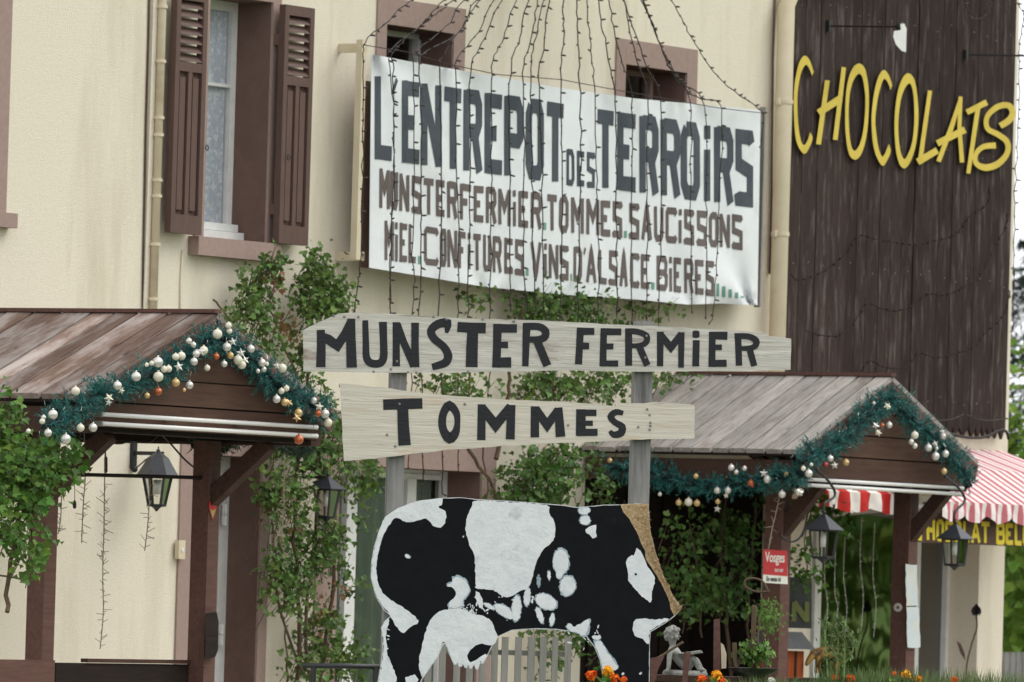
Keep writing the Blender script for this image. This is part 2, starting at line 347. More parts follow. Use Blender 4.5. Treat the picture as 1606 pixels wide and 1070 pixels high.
def ribbon(pts, fn, off, th, xs=1.0, wdef=10.0, closed=False, k=1, sub=0.0):
    """stroke along pts (x, y[, w]) ; xs = widening of picture x to true length; returns one solid ribbon"""
    p = [(q[0]*xs, q[1], (q[2] if len(q) > 2 else wdef)) for q in pts]
    if k > 1: p = smooth_path(p, k, closed)
    if sub:
        o2 = []
        for i in range(len(p)-1):
            a, b = p[i], p[i+1]; n = max(1, int(math.hypot(b[0]-a[0], b[1]-a[1])/sub))
            for j in range(n): o2.append(tuple(a[q]+(b[q]-a[q])*j/n for q in range(3)))
        o2.append(p[-1]); p = o2
    n = len(p); Lf, Rt = [], []
    for i in range(n):
        a = p[(i-1) % n] if closed else p[max(i-1, 0)]; b = p[i]; c = p[(i+1) % n] if closed else p[min(i+1, n-1)]
        def nrm(u, v):
            dx, dy = v[0]-u[0], v[1]-u[1]; l = math.hypot(dx, dy) or 1; return (-dy/l, dx/l)
        if not closed and i == 0: nx, ny = nrm(b, c); f = 1
        elif not closed and i == n-1: nx, ny = nrm(a, b); f = 1
        else:
            n1 = nrm(a, b); n2 = nrm(b, c); nx, ny = n1[0]+n2[0], n1[1]+n2[1]; l = math.hypot(nx, ny) or 1; nx /= l; ny /= l
            f = 1/max(0.55, nx*n1[0]+ny*n1[1])
        h = b[2]/2*f
        Lf.append(((b[0]+nx*h)/xs, b[1]+ny*h)); Rt.append(((b[0]-nx*h)/xs, b[1]-ny*h))
    V = [fn(x, y, off+th) for x, y in Lf] + [fn(x, y, off+th) for x, y in Rt] + [fn(x, y, off) for x, y in Lf] + [fn(x, y, off) for x, y in Rt]
    Fc = []; rng = range(n if closed else n-1)
    for i in rng:
        j = (i+1) % n
        Fc += [(i, j, n+j, n+i), (2*n+i, 3*n+i, 3*n+j, 2*n+j), (i, 2*n+i, 2*n+j, j), (n+i, n+j, 3*n+j, 3*n+i)]
    if not closed: Fc += [(0, n, 3*n, 2*n), (n-1, 3*n-1, 4*n-1, 2*n-1)]
    return V, Fc
# block letters in a unit box (y up)
GL = {
 'A': [[(.06, 0), (.5, 1.0), (.94, 0)], [(.25, .33), (.75, .33)]],
 'B': [[(.1, 0), (.1, 1)], [(.1, .92), (.75, .92), (.85, .8), (.85, .62), (.7, .52), (.2, .52)], [(.7, .52), (.9, .42), (.9, .18), (.75, .08), (.1, .08)]],
 'C': [[(.95, .82), (.85, .92), (.2, .92), (.1, .85), (.1, .15), (.2, .08), (.85, .08), (.95, .18)]],
 'D': [[(.12, 0), (.12, 1)], [(.12, .93), (.7, .93), (.88, .8), (.88, .2), (.7, .07), (.12, .07)]],
 'E': [[(.14, 0), (.14, 1)], [(.14, .91), (1, .91)], [(.14, .5), (.66, .5)], [(.14, .09), (1, .09)]],
 'F': [[(.14, 0), (.14, 1)], [(.14, .91), (1, .91)], [(.14, .5), (.66, .5)]],
 'G': [[(.95, .85), (.8, .93), (.2, .93), (.1, .8), (.1, .2), (.2, .07), (.88, .07), (.88, .45), (.5, .45)]],
 'H': [[(.1, 0), (.1, 1)], [(.9, 0), (.9, 1)], [(.1, .5), (.9, .5)]],
 'i': [[(.5, 0), (.5, .68)], [(.5, .82), (.5, 1)]],
 'I': [[(.5, 0), (.5, 1)]],
 'L': [[(.14, 1), (.14, 0)], [(.14, .09), (1, .09)]],
 'M': [[(.08, 0), (.08, 1)], [(.08, .95), (.5, .45), (.92, .95)], [(.92, 0), (.92, 1)]],
 'N': [[(.1, 0), (.1, 1)], [(.1, .96), (.9, .04)], [(.9, 0), (.9, 1)]],
 'O': [[(.28, .92), (.72, .92), (.87, .8), (.87, .2), (.72, .08), (.28, .08), (.13, .2), (.13, .8), (.28, .92)]],
 'P': [[(.14, 0), (.14, 1)], [(.14, .92), (.75, .92), (.88, .82), (.88, .52), (.75, .45), (.14, .45)]],
 'R': [[(.14, 0), (.14, 1)], [(.14, .92), (.75, .92), (.88, .82), (.88, .6), (.75, .5), (.14, .5)], [(.6, .5), (.9, 0)]],
 'S': [[(.95, .84), (.88, .92), (.14, .92), (.14, .54), (.87, .46), (.87, .08), (.1, .08), (.04, .16)]],
 'T': [[(0, .91), (1, .91)], [(.5, .91), (.5, 0)]],
 'U': [[(.13, 1), (.13, .18), (.28, .08), (.72, .08), (.87, .18), (.87, 1)]],
 'V': [[(.05, 1), (.5, .02), (.95, 1)]],
 '.': [[(.5, 0), (.5, .2)]], '|': [[(.5, 0), (.5, 1)]],
 "'": [[(.8, 1), (.2, .82)]],
}
def glyph(ch, x0, x1, top, bot, fn, off, th, w, xs=1.0, sub=0.0, amp=0.0):
    """letter ch in the picture box x0..x1, top(x)..bot(x), on plane fn"""
    parts = []
    for si, st in enumerate(GL[ch]):
        pts = []
        for u, v in st:
            x = x0 + (x1-x0)*u; yt, yb = top(x), bot(x)
            pts.append((x+random.uniform(-amp, amp), yb+(yt-yb)*v+random.uniform(-amp, amp), w if ch != '.' else (x1-x0)*xs))
        parts.append(ribbon(pts, fn, off+0.0004*si, th, xs=xs, sub=sub))
    return join(*parts)
# leaves
def leaf(p, n, up, s, kind=0):
    """lobed leaf of 7 points, folded a little along the midrib"""
    n = n.normalized(); t = up.cross(n); t = t.normalized() if t.length > 1e-4 else Vector((1, 0, 0)); u = n.cross(t)
    if kind == 0: sh = [(0, 0, 0), (.45, .12, .1), (.5, .5, .14), (.22, .62, .05), (0, 1.05, -.1), (-.22, .62, .05), (-.5, .5, .14), (-.45, .12, .1)]
    else: sh = [(0, 0, 0), (.28, .3, .08), (.26, .62, .08), (0, 1.1, -.12), (-.26, .62, .08), (-.28, .3, .08)]
    return [p + t*(a*s) + u*(b*s) + n*(c*s) for a, b, c in sh]
def leaf_mesh(pts_fn, count, s0, s1, kind=0, face=None, rnd=random):
    V, Fc = [], []
    for _ in range(count):
        p, out = pts_fn()
        n = (out + Vector((rnd.uniform(-1, 1), rnd.uniform(-1, 1), rnd.uniform(-.4, 1.1)))*0.8)
        up = Vector((rnd.uniform(-1, 1), rnd.uniform(-1, 1), rnd.uniform(-1.4, .6)))
        q = leaf(p, n, up, rnd.uniform(s0, s1), kind); b = len(V); V += q; k = len(q)
        if k == 8: Fc += [(b, b+1, b+2, b+3, b+4), (b, b+4, b+5, b+6, b+7)]
        else: Fc += [(b, b+1, b+2, b+3), (b, b+3, b+4, b+5)]
    return V, Fc
OUT = Vector((-0.45, -0.85, 0.2))
# ================================================================== ground
FLOOR = 0.25
g = obj('ground', ([(-900, -900, -0.02), (900, -900, -0.02), (900, 900, -0.02), (-900, 900, -0.02)], [(0, 1, 2, 3)]), 'lawn'); tag(g, kind='structure')
g = obj('road', ([(-300, -34, 0.0), (300, -34, 0.0), (300, -16, 0.0), (-300, -16, 0.0)], [(0, 1, 2, 3)]), 'asphalt'); tag(g, kind='structure')
g = obj('terrace', box(-9, 8.6, -4.2, 0.0, -0.02, FLOOR-0.004), 'gravel'); tag(g, kind='structure')
# ================================================================== the house
def X(px, py=500, Y=0.0): return P(px, py, Y).x
def Z(px, py, Y=0.0): return P(px, py, Y).z
XC = X(1573, 980)                           # right corner of the house
house = thing('house', 'cream rendered house front behind the wooden signs', 'house', (0, 0, 0))
RD = 0.22                                   # depth of the window reveals
ops = dict(
 upper=(X(317, 350), X(420.5, 200), Z(303, 371), Z(424, 4)),
 small_a=(X(604, 60), X(709, 70), Z(650, 160), Z(604, 38)),
 small_b=(X(979, 120), X(1075, 125), Z(1020, 190), Z(980, 101)),
 door=(X(299, 850), X(407, 800), FLOOR, Z(408, 718)),
 garden=(X(528, 850), X(753, 760), FLOOR, Z(754, 741)),
 shopdoor=(X(915, 850), X(1196, 850), FLOOR, Z(1100, 752)),
 shop=(X(1272, 950), X(1534, 950), FLOOR, Z(1400, 775)),
 left=(X(-150, 200), X(-12, 200), Z(0, 334), Z(0, -60)))
def wall_faces(x0, x1, z0, z1, holes, y=0.0):
    xs = sorted({x0, x1, *[h[0] for h in holes], *[h[1] for h in holes]}); zs = sorted({z0, z1, *[h[2] for h in holes], *[h[3] for h in holes]})
    V, Fc = [], []
    for i in range(len(xs)-1):
        for j in range(len(zs)-1):
            cx, cz = (xs[i]+xs[i+1])/2, (zs[j]+zs[j+1])/2
            if any(h[0] < cx < h[1] and h[2] < cz < h[3] for h in holes): continue
            b = len(V); V += [(xs[i], y, zs[j]), (xs[i+1], y, zs[j]), (xs[i+1], y, zs[j+1]), (xs[i], y, zs[j+1])]; Fc.append((b, b+1, b+2, b+3))
    return V, Fc
holes = list(ops.values())
XL = -9.0; ZT = 7.2
o = obj('wall', join(wall_faces(XL, XC, -0.02, ZT, holes), ([(XC, 0, -0.02), (XC, 7, -0.02), (XC, 7, ZT), (XC, 0, ZT)], [(0, 1, 2, 3)]),
     ([(XL, 0, -0.02), (XL, 7, -0.02), (XL, 7, ZT), (XL, 0, ZT)], [(0, 1, 2, 3)]), ([(XL, 7, -0.02), (XC, 7, -0.02), (XC, 7, ZT), (XL, 7, ZT)], [(0, 1, 2, 3)])), 'stucco', house)
obj('roof', join(hexa((XL-.4, -.5, ZT-.1), (XC+.4, -.5, ZT-.1), (XC+.4, 3.5, ZT+2.4), (XL-.4, 3.5, ZT+2.4), Vector((0, 0, .12))), hexa((XL-.4, 3.5, ZT+2.4), (XC+.4, 3.5, ZT+2.4), (XC+.4, 7.5, ZT-.1), (XL-.4, 7.5, ZT-.1), Vector((0, 0, .12)))), 'roof_tile', house)
obj('room', join(box(XL+.02, XC-.02, 3.5, 3.6, 0.02, ZT-.02), box(XL+.02, XC-.02, .35, 3.5, 2.95, 3.1)), 'interior', house)
obj('floor_slab', box(XL+.02, XC-.02, .01, 3.5, -0.01, FLOOR-.01), 'interior', house)
def reveal(name, h, m, depth=RD, parent=house, wall=0.05):
    x0, x1, z0, z1 = h
    return obj(name, join(box(x0-wall, x0, .002, depth+.1, z0, z1+wall), box(x1, x1+wall, .002, depth+.1, z0, z1+wall), box(x0, x1, .002, depth+.1, z1, z1+wall), box(x0-wall, x1+wall, .002, depth+.1, z0-wall, z0-.001)), m, parent)
def surround(h, wl, wr, wt, wb, parent=house, m='trim_pink', pr=0.012):
    x0, x1, z0, z1 = h; ps = []
    if wl: ps.append(box(x0-wl, x0-.001, -pr, .001, z0, z1+wt))
    if wr: ps.append(box(x1+.001, x1+wr, -pr, .001, z0, z1+wt))
    if wt: ps.append(box(x0, x1, -pr, .001, z1+.001, z1+wt))
    if wb: ps.append(box(x0-wl, x1+wr, -pr, .001, z0-wb, z0-.001))
    return obj('window_surround' if z0 > FLOOR+.05 else 'door_surround', join(*ps), m, parent)
for k, mm_ in (('upper', 'trim_brown'), ('small_a', 'trim_brown'), ('small_b', 'trim_brown'), ('door', 'trim_brown'), ('garden', 'trim_brown'), ('shop', 'stucco'), ('left', 'trim_brown')):
    reveal('reveal', ops[k], mm_)
reveal('reveal', ops['shopdoor'], 'timber_black', 0.5)
pw = (X(437, 200)-X(424, 200))
surround(ops['upper'], pw, pw, .1, 0)
surround(ops['left'], pw*2, X(11, 200)-X(-12, 200), .1, 0)
surround(ops['small_a'], X(604, 40)-X(589, 40), X(727, 40)-X(709, 40), Z(650, 2)-Z(650, 44), .2)
surround(ops['small_b'], X(979, 90)-X(964, 90), X(1091, 90)-X(1075, 90), Z(1030, 70)-Z(1030, 109), .2)
surround(ops['door'], X(299, 850)-X(278, 850), X(421, 800)-X(407, 800), .12, 0)
surround(ops['garden'], .22, X(775, 760)-X(753, 760), .3, 0)
# sills
def sill(h, l, r, ht, pr, parent=house):
    x0, x1, z0, z1 = h
    return obj('window_sill', join(box(x0-l, x1+r, -pr, -.001, z0-ht, z0), box(x0, x1, -.001, RD-.02, z0-.02, z0+.004)), 'trim_pink', parent)
sill(ops['upper'], .13, .06, .1, .07)
sill(ops['left'], .1, X(14, 340)-X(-12, 340)+.02, Z(5, 333)-Z(5, 356), .06)
# windows (frame, glass, curtain)
def window(h, bars_x, bars_z, fw_=.045, y=RD, curtain=None, gl='pane_glass', name='window', m='white_paint', bottom=0.06):
    x0, x1, z0, z1 = h; c = ((x0+x1)/2, y, z0)
    par = obj(name, join(box(x0, x0+fw_, y, y+.05, z0, z1), box(x1-fw_, x1, y, y+.05, z0, z1), box(x0+fw_, x1-fw_, y, y+.05, z1-fw_, z1), box(x0+fw_, x1-fw_, y, y+.05, z0, z0+bottom)), m, house)
    for a, b in bars_x: obj('frame', box(a, b, y-.012, y+.045, z0+.001, z1-fw_), m, par)
    for a, b in bars_z: obj('frame', box(x0+fw_, x1-fw_, y-.006, y+.04, a, b), m, par)
    obj('glass', ([(x0+fw_, y+.025, z0), (x1-fw_, y+.025, z0), (x1-fw_, y+.025, z1), (x0+fw_, y+.025, z1)], [(0, 1, 2, 3)]), gl, par)
    if curtain:
        V, Fc = [], []; n = 60
        for i in range(n+1):
            xx = lerp(x0+.002, x1-.002, i/n); yy = y+.045+.008*math.sin(i*1.1)+.004*math.sin(i*2.7)
            V += [(xx, yy, z0+.05), (xx, yy, z1)]
            if i: Fc.append((2*i-2, 2*i, 2*i+1, 2*i-1))
        obj('curtain', (V, Fc), curtain, par, smooth=True)
    return par
u = ops['upper']
w1 = window(u, [], [(Z(345, 136, RD), Z(345, 131, RD))], .05, curtain='lace', bottom=.1)
obj('window_ledge', box(u[0]+.01, u[1]-.01, RD-.09, RD-.001, u[2]+.005, u[2]+.055), 'white_paint', w1)
obj('window_ledge', box(u[0]+.01, u[1]-.01, RD-.05, RD-.001, u[2]+.06, u[2]+.1), 'white_paint', w1)
for k, mx_ in (('small_a', (652, 657)), ('small_b', (1019, 1023))):
    h = ops[k]; ww = window(h, [(X(mx_[0], 70, RD), X(mx_[1], 70, RD))], [], .03, m='white_paint' if k == 'small_a' else 'trim_pink')
window(ops['left'], [], [], .05, curtain='lace')
# doors
d = ops['door']; x0, x1, z0, z1 = d
door = obj('door', join(box(x0, x0+.1, RD, RD+.06, z0, z1), box(x1-.09, x1, RD-.02, RD+.05, z0, z1), box(x0+.1, x1-.09, RD, RD+.06, z1-.1, z1)), 'white_paint', house)
obj('door_leaf', box(x0+.1, x1-.09, RD+.01, RD+.05, z0, z1-.1), 'timber_dark', door)
for yy in (800, 815, 988, 1003):
    zc = Z(350, yy, RD); obj('hinge', tube([(x1-.075, RD-.04, zc-.03), (x1-.075, RD-.04, zc+.03)], .02, 8), 'white_paint', door)
gdn = ops['garden']
gw = window(gdn, [(X(540, 850, RD), X(556, 850, RD)), (X(636, 780, RD), X(650, 780, RD))], [(Z(660, 752, RD), Z(660, 744, RD))], .05, gl='garden_glass', name='garden_window')
V, Fc = [], []
for i in range(61):
    xx = lerp(gdn[0], gdn[1], i/60); yy = RD+.08+.02*math.sin(i*1.3); V += [(xx, yy, FLOOR), (xx, yy, gdn[3])]
    if i: Fc.append((2*i-2, 2*i, 2*i+1, 2*i-1))
obj('curtain', (V, Fc), 'curtain_green', gw, smooth=True)
sh = ops['shop']
sw = window(sh, [(X(1275, 950, RD), X(1285, 950, RD)), (X(1440, 950, RD)-.06, X(1440, 950, RD)), (X(1482, 950, RD), X(1492, 950, RD))], [], .03, gl='shop_glass', name='shop_window')
dd = ops['shopdoor']
sdoor = obj('shop_door', box(dd[0], dd[1], .5, .55, FLOOR, dd[3]), 'timber_black', house)
for i in range(5):
    xx = lerp(dd[0], dd[1], (i+.5)/5); obj('panel', box(xx-.16, xx+.16, .485, .499, FLOOR+.15, dd[3]-.1), 'timber_black', sdoor)
# shutters
def shutter(xa, xb, zb, zt, label):
    s = obj('shutter', join(*[box(*q) for q in ((xa, xa+.04, -.09, -.05, zb, zt), (xb-.04, xb, -.09, -.05, zb, zt), (xa+.04, xb-.04, -.09, -.05, zt-.055, zt), (xa+.04, xb-.04, -.09, -.05, zb, zb+.1),)]), 'shutter_brown', house)
    s['label'] = label
    zm = zb + (zt-zb)*.665                  # between louvres and panels
    obj('rail', box(xa+.04, xb-.04, -.089, -.051, zm, zm+.05), 'shutter_brown', s)
    zz0, zz1 = zm+.05, zt-.055; n = 7; st = (zz1-zz0)/n
    for i in range(n):
        z = zz0 + st*(i+.5)
        obj('slat', hexa((xa+.035, -.088, z-st*.38), (xb-.035, -.088, z-st*.38), (xb-.035, -.054, z+st*.3), (xa+.035, -.054, z+st*.3), Vector((0, .004, .010))), 'shutter_brown', s)
    mid = (xa+xb)/2
    obj('stile', box(mid-.018, mid+.018, -.088, -.052, zb+.1, zm), 'shutter_brown', s)
    for a, b in ((xa+.04, mid-.018), (mid+.018, xb-.04)):
        obj('backing', box(a, b, -.066, -.056, zb+.1, zm), 'shutter_brown', s)
        obj('panel', box(a+.018, b-.018, -.082, -.0665, zb+.125, zm-.03), 'shutter_brown', s)
    rx_ = xb+.012 if label.startswith('left') else xa+.06
    obj('ring_latch', tube([(rx_+.014*math.cos(t*.7), -.1, zb+.47+.014*math.sin(t*.7)) for t in range(10)], .003, 5), 'iron_black', s)
    return s
zb, zt = Z(491, 387, -.07), Z(491, 14, -.07)
shutter(X(267.5, 361, -.09), X(316, 366, -.09), zb, zt, 'left shutter')
shutter(X(437, 384, -.09), X(483, 388, -.09), zb, zt, 'right shutter')
for px, py in ((431, 62), (424, 328)):
    a = P(px, py, -.015); obj('hinge', join(box(a.x-.01, a.x+.05, -.05, -.013, a.z-.03, a.z+.03), tube([(a.x+.02, -.055, a.z-.05), (a.x+.02, -.055, a.z+.05)], .01, 8)), 'trim_brown', house)
# pipes on the wall
def wall_line(name, pts, r, m, Y=-.02, n=8, parent=house):
    return obj(name, tube([P(x, y, Y) for x, y in pts], r, n), m, parent, smooth=True)
wall_line('cable', [(235.5, -60), (233, 60), (229, 200), (225.5, 380), (223, 520)], .006, 'stem', -.008, 5)
xa = X(262, 0); p0 = Vector((X(255, 0, -.04), -.04, ZT-.1)); p1 = Vector((p0.x, -.04, Z(250, 520, -.04)))
obj('conduit', tube([p0, p1], .022, 12), 'pipe_cream', house, smooth=True)
obj('trunking', box(X(236, 0), X(236, 0)+.055, -.02, -.001, Z(235, 495), ZT-.1), 'stucco', house)
for py in (10, 96, 185, 212, 283, 308, 384, 470): z = Z(250, py, -.04); obj('pipe_clip', tube([(p0.x, -.04, z-.008), (p0.x, -.04, z+.008)], .029, 12), 'pipe_cream', house)
wall_line('cable', [(286, 392), (283, 440), (282, 500)], .004, 'pipe_cream', -.006, 5)
dp = Vector((X(1231, 100, -.09), -.09, 0)); zt_ = Z(1240, 12, -.09)
dpo = obj('downpipe', tube([(dp.x, -.09, FLOOR+.2), (dp.x, -.09, zt_), (dp.x+.06, -.09, zt_+.09), (dp.x+.35, -.1, zt_+.22), (dp.x+1, -.12, zt_+.3)], .052, 16), 'pipe_cream', house, smooth=True)
for py in (160, 368): z = Z(1228, py, -.09); obj('pipe_clip', join(tube([(dp.x, -.09, z-.012), (dp.x, -.09, z+.012)], .057, 16), box(dp.x-.075, dp.x-.05, -.1, -.08, z-.02, z+.02)), 'pipe_cream', dpo)
wall_line('cable', [(1216, -20), (1212, 90), (1210, 300), (1207, 430)], .008, 'trim_brown', -.01, 5)
# ---------------------------------------------------------------- dark boarded upper wall on the right
CY = -.06
x = X(1240.5, 300, CY); xe = X(1589, 300, CY); zbot = Z(1530, 687, CY); i = 0
clad = obj('cladding_frame', box(x, xe, -.03, -.002, zbot+.12, ZT-.2), 'timber_black', house)
rb = random.Random(3)
seams = []; nail_pts = []
while x < xe-.05:
    wd = min(rb.uniform(.115, .2), xe-x)
    if xe-(x+wd) < .08: wd = xe-x
    th = rb.uniform(.018, .028); a, b = x+.003, x+wd-.003; yb = -.032; yf = -.032-th; zt2 = ZT-.3; tip = rb.uniform(.06, .08)
    nt_ = 2 if wd > .15 else 1
    prof = [(a, zt2), (b, zt2)]
    pts = [(b, zbot+tip)]
    for k in range(nt_, 0, -1):
        l = a+(b-a)*(k-1)/nt_; r = a+(b-a)*k/nt_; pts += [((l+r)/2, zbot+rb.uniform(-.008, .008)), (l, zbot+tip)]
    prof += pts; n = len(prof)
    V = [Vector((p, yf, q)) for p, q in prof] + [Vector((p, yb, q)) for p, q in prof]
    tri = tessellate_polygon([[Vector((p, q, 0)) for p, q in prof]])
    Fc = [tuple(t) for t in tri] + [(i2, (i2+1) % n, (i2+1) % n+n, i2+n) for i2 in range(n)]
    # turned so that the local x axis runs along the grain
    c = Vector(((a+b)/2, (yf+yb)/2, (zbot+zt2)/2)); Rm = Matrix(((0, 1, 0), (0, 0, 1), (1, 0, 0))).to_4x4()  # columns: local x->z, y->x, z->y
    Mx = Matrix.Translation(c) @ Rm; inv = Mx.inverted()
    me = bpy.data.meshes.new('plank'); me.from_pydata([tuple(inv @ v) for v in V], [], Fc); me.materials.append(M['barn_wood'])
    place('plank', me, Mx, house)
    for zq in [zbot+.22+k_*.78 for k_ in range(5)]:
        if rb.random() < .9: nail_pts.append(((a+b)/2+rb.uniform(-.02, .02), yf-.001, zq+rb.uniform(-.03, .03)))
    seams.append(x); x += wd
obj('nails', join(*[sphere(q, .0045, 6, 4) for q in nail_pts]), 'post_grey', clad, kind='stuff')
def FC(px, py, off=0.0): return P(px, py, CY-.012-off)
# cut-out letters
A_ = lambda x, y, s=4.652, ox=1230, oy=60: (ox+x/s, oy+y/s)
def conv(pts, s, ox, oy): return [(ox+p[0]/s, oy+p[1]/s) + ((p[2]/s,) if len(p) > 2 else ()) for p in pts]
cA = lambda pts: conv(pts, 4.652, 1230, 60)
cB = lambda pts: conv(pts, 5.631, 1400, 100)
choc = thing('wall_lettering', 'large yellow cut-out letters reading CHOCOLATS on the dark boards', 'sign', tuple(FC(1400, 190)))
def band(outer, inner, fn, off, th, closed):   # stroke given by its two edges
    po, pi_ = smooth_path(outer, 4, closed), smooth_path(inner, 4, closed); n = len(po)
    V = [fn(x, y, off+th) for x, y in po]+[fn(x, y, off+th) for x, y in pi_]+[fn(x, y, off) for x, y in po]+[fn(x, y, off) for x, y in pi_]; Fc = []
    for i in range(n if closed else n-1):
        j = (i+1) % n; Fc += [(i, j, n+j, n+i), (i, 2*n+i, 2*n+j, j), (n+i, n+j, 3*n+j, 3*n+i), (2*n+i, 3*n+i, 3*n+j, 2*n+j)]
    return V, Fc
def letter(strokes, m, parent, fn, th=.007, off=.002):
    ps = []
    for si, st in enumerate(strokes):
        if len(st) == 4: ps.append(band(st[0], st[1], fn, off, th, st[2]))
        else: ps.append(ribbon(st[0], fn, off+.0008*si, th, closed=st[2], k=st[1]))
    return obj('letter', join(*ps), m, parent)
L_ = [
 [(cA([(215, 245), (185, 160), (150, 128), (115, 165), (88, 260), (72, 380), (70, 520), (78, 680), (98, 780), (145, 845), (182, 800), (207, 730), (190, 688)]), cA([(203, 275), (180, 215), (155, 195), (128, 240), (110, 310), (98, 400), (96, 520), (103, 640), (120, 740), (140, 780), (160, 765), (178, 725), (188, 688)]), False, 0)],
 [(cA([(315, 308, 34), (250, 775, 36)]), 1, False), (cA([(435, 212, 32), (372, 742, 34)]), 1, False), (cA([(250, 545, 50), (412, 440, 54)]), 1, False)],
 [(cA([(548, 185), (585, 215), (605, 290), (617, 400), (616, 530), (605, 680), (580, 800), (550, 865), (515, 887), (480, 860), (458, 780), (446, 650), (446, 500), (456, 360), (478, 265), (510, 205)]), cA([(550, 260), (570, 285), (582, 340), (592, 430), (590, 540), (580, 650), (562, 740), (540, 795), (512, 822), (490, 790), (478, 720), (470, 610), (470, 500), (480, 400), (498, 325), (525, 275)]), True, 0)],
 [(cA([(788, 345), (765, 275), (728, 232), (690, 275), (662, 370), (645, 480), (637, 590), (645, 740), (668, 850), (715, 932), (752, 890), (777, 825), (765, 775)]), cA([(775, 378), (757, 325), (730, 297), (708, 340), (685, 430), (672, 510), (664, 600), (672, 700), (688, 800), (712, 862), (730, 850), (750, 805), (763, 775)]), False, 0)],
 [(cB([(140, 85), (185, 125), (208, 210), (222, 330), (228, 480), (215, 650), (190, 780), (150, 880), (105, 925), (65, 895), (35, 800), (20, 660), (17, 500), (30, 340), (55, 210), (95, 115)]), cB([(148, 175), (168, 200), (182, 260), (190, 350), (192, 480), (185, 610), (168, 710), (140, 790), (108, 842), (82, 815), (65, 750), (52, 640), (50, 520), (60, 400), (80, 290), (115, 205)]), True, 0)],
 [(cB([(330, 238, 36), (240, 880, 40)]), 1, False), (cB([(222, 868, 62), (395, 765, 58)]), 1, False)],
 [(cB([(605, 292, 30), (520, 560, 44), (405, 865, 40)]), 1, False), (cB([(600, 292, 34), (590, 560, 36), (613, 872, 38)]), 1, False), (cB([(395, 705, 58), (640, 582, 60)]), 1, False)],
 [(cB([(655, 430, 50), (832, 340, 52)]), 1, False), (cB([(755, 385, 42), (668, 970, 36)]), 1, False)],
 [(cB([(950, 550, 54), (1030, 498, 58), (1060, 430, 50), (1020, 368, 52), (920, 385, 52), (835, 470, 44), (838, 572, 44), (930, 625, 50), (1010, 690, 50), (1012, 790, 48), (930, 885, 58), (820, 918, 58), (738, 880, 44), (735, 800, 42), (800, 735, 48), (912, 722, 54)]), 4, False)],
]
for st in L_:
    letter(st, 'yellow_letter', choc, FC)
# fixings on the dark wall
fl = thing('flood_lamp', 'white wall lamp hanging from a black arm above the yellow letters', 'lamp', tuple(P(1411, 60, -.55)))
a, b = P(1303, 41, CY-.03), P(1411, 42, CY-.42)
obj('arm', tube([a, b], .006, 8), 'timber_black', fl); obj('wall_plate', beam(a+Vector((0, .02, -.035)), a+Vector((0, .02, .035)), .03, .02, Vector((1, 0, 0))), 'iron_black', fl)
obj('joint', sphere(b, .026), 'iron_black', fl)
Yl = b.y
obj('lamp_body', slab([(1412, 38), (1418, 37), (1422, 45), (1421, 82), (1414, 80), (1405, 70), (1401, 58), (1402, 49), (1413, 47)], lambda x, y, off=0: P(x, y, Yl+.03-off), 0, .07), 'white_paint', fl)
ar = thing('cable_bracket', 'black iron bracket on the right edge of the dark boards', 'bracket', tuple(P(1522, 86, CY)))
a = P(1520, 86, CY-.04); b = P(1625, 88, CY-.45)
obj('arm', tube([a, b], .007, 6), 'iron_black', ar); obj('wall_plate', beam(a+Vector((0, .03, -.03)), a+Vector((0, .03, .03)), .03, .02, Vector((1, 0, 0))), 'iron_black', ar)
# ---------------------------------------------------------------- box frame behind the banner
BY = -.2
fr = thing('banner_stand', 'cream steel frame with a brown back board behind the banner', 'support', tuple(P(880, 300, -.1)))
bxl, bxr = X(566, 250, -.12), X(1194, 330, -.12)
obj('back_board', box(bxl+.02, bxr-.03, -.13, -.115, Z(580, 421, -.12), Z(580, 128, -.12)), 'trim_brown', fr)
for (px, y0, y1) in ((563, 62, 408),):
    xx = X(px, 250, -.17); obj('upright', box(xx-.03, xx+.012, -.19, -.15, Z(px, y1, -.17), Z(px, y0, -.17)), 'pipe_cream', fr)
xx = X(1192, 330, -.17); obj('upright', box(xx-.008, xx+.012, -.19, -.15, Z(1190, 482, -.17), Z(1196, 168, -.17)), 'slat_grey', fr)
for (px, py) in ((532, 76), (527, 402)):
    a = P(px, py, 0); xx = X(563, py, -.17); obj('bracket', join(box(a.x, xx, -.18, -.165, a.z-.015, a.z+.015), box(a.x-.01, a.x+.01, -.18, -.001, a.z-.025, a.z+.025)), 'pipe_cream', fr)
# ---------------------------------------------------------------- banner
TLp, TRp, BRp, BLp = P(582, 86, BY), P(1192, 174, BY), P(1187, 478, BY), P(579, 420, BY)
def top_px(x): return interp(x, (582, 640, 760, 880, 1000, 1110, 1193), (85, 96, 117, 138, 155, 165, 173))
def bot_px(x): return interp(x, (579, 660, 760, 880, 1000, 1080, 1130, 1188), (420, 433, 450, 462, 470, 478, 476, 479))
def cloth_y(x, z):
    u = (x-TLp.x)/(TRp.x-TLp.x); v = (z-BLp.z)/(TLp.z-BLp.z)
    e = 1-abs(2*u-1)
    y = .012*math.sin(u*23+v*1.5)*(.4+.6*v) + .003*math.sin(u*51+v*4) + .008*math.sin(v*6+u*7)*(1-v)
    for (cu, cv, sx, am) in ((0.0, 1.08, 7, .026), (.17, 1.10, 6, .03), (.36, 1.1, 5, .012), (.55, 1.10, 5, .016), (.78, 1.10, 6, .022), (1.0, -.06, 7, .034), (.84, -.10, 6, .016), (.3, -.1, 6, .012)):
        du, dv = (u-cu)*3.4, v-cv; r = math.hypot(du, dv); an = math.atan2(du, dv)
        y += am*math.exp(-r*2.6)*math.sin(an*sx)
    return BY - .02 + y
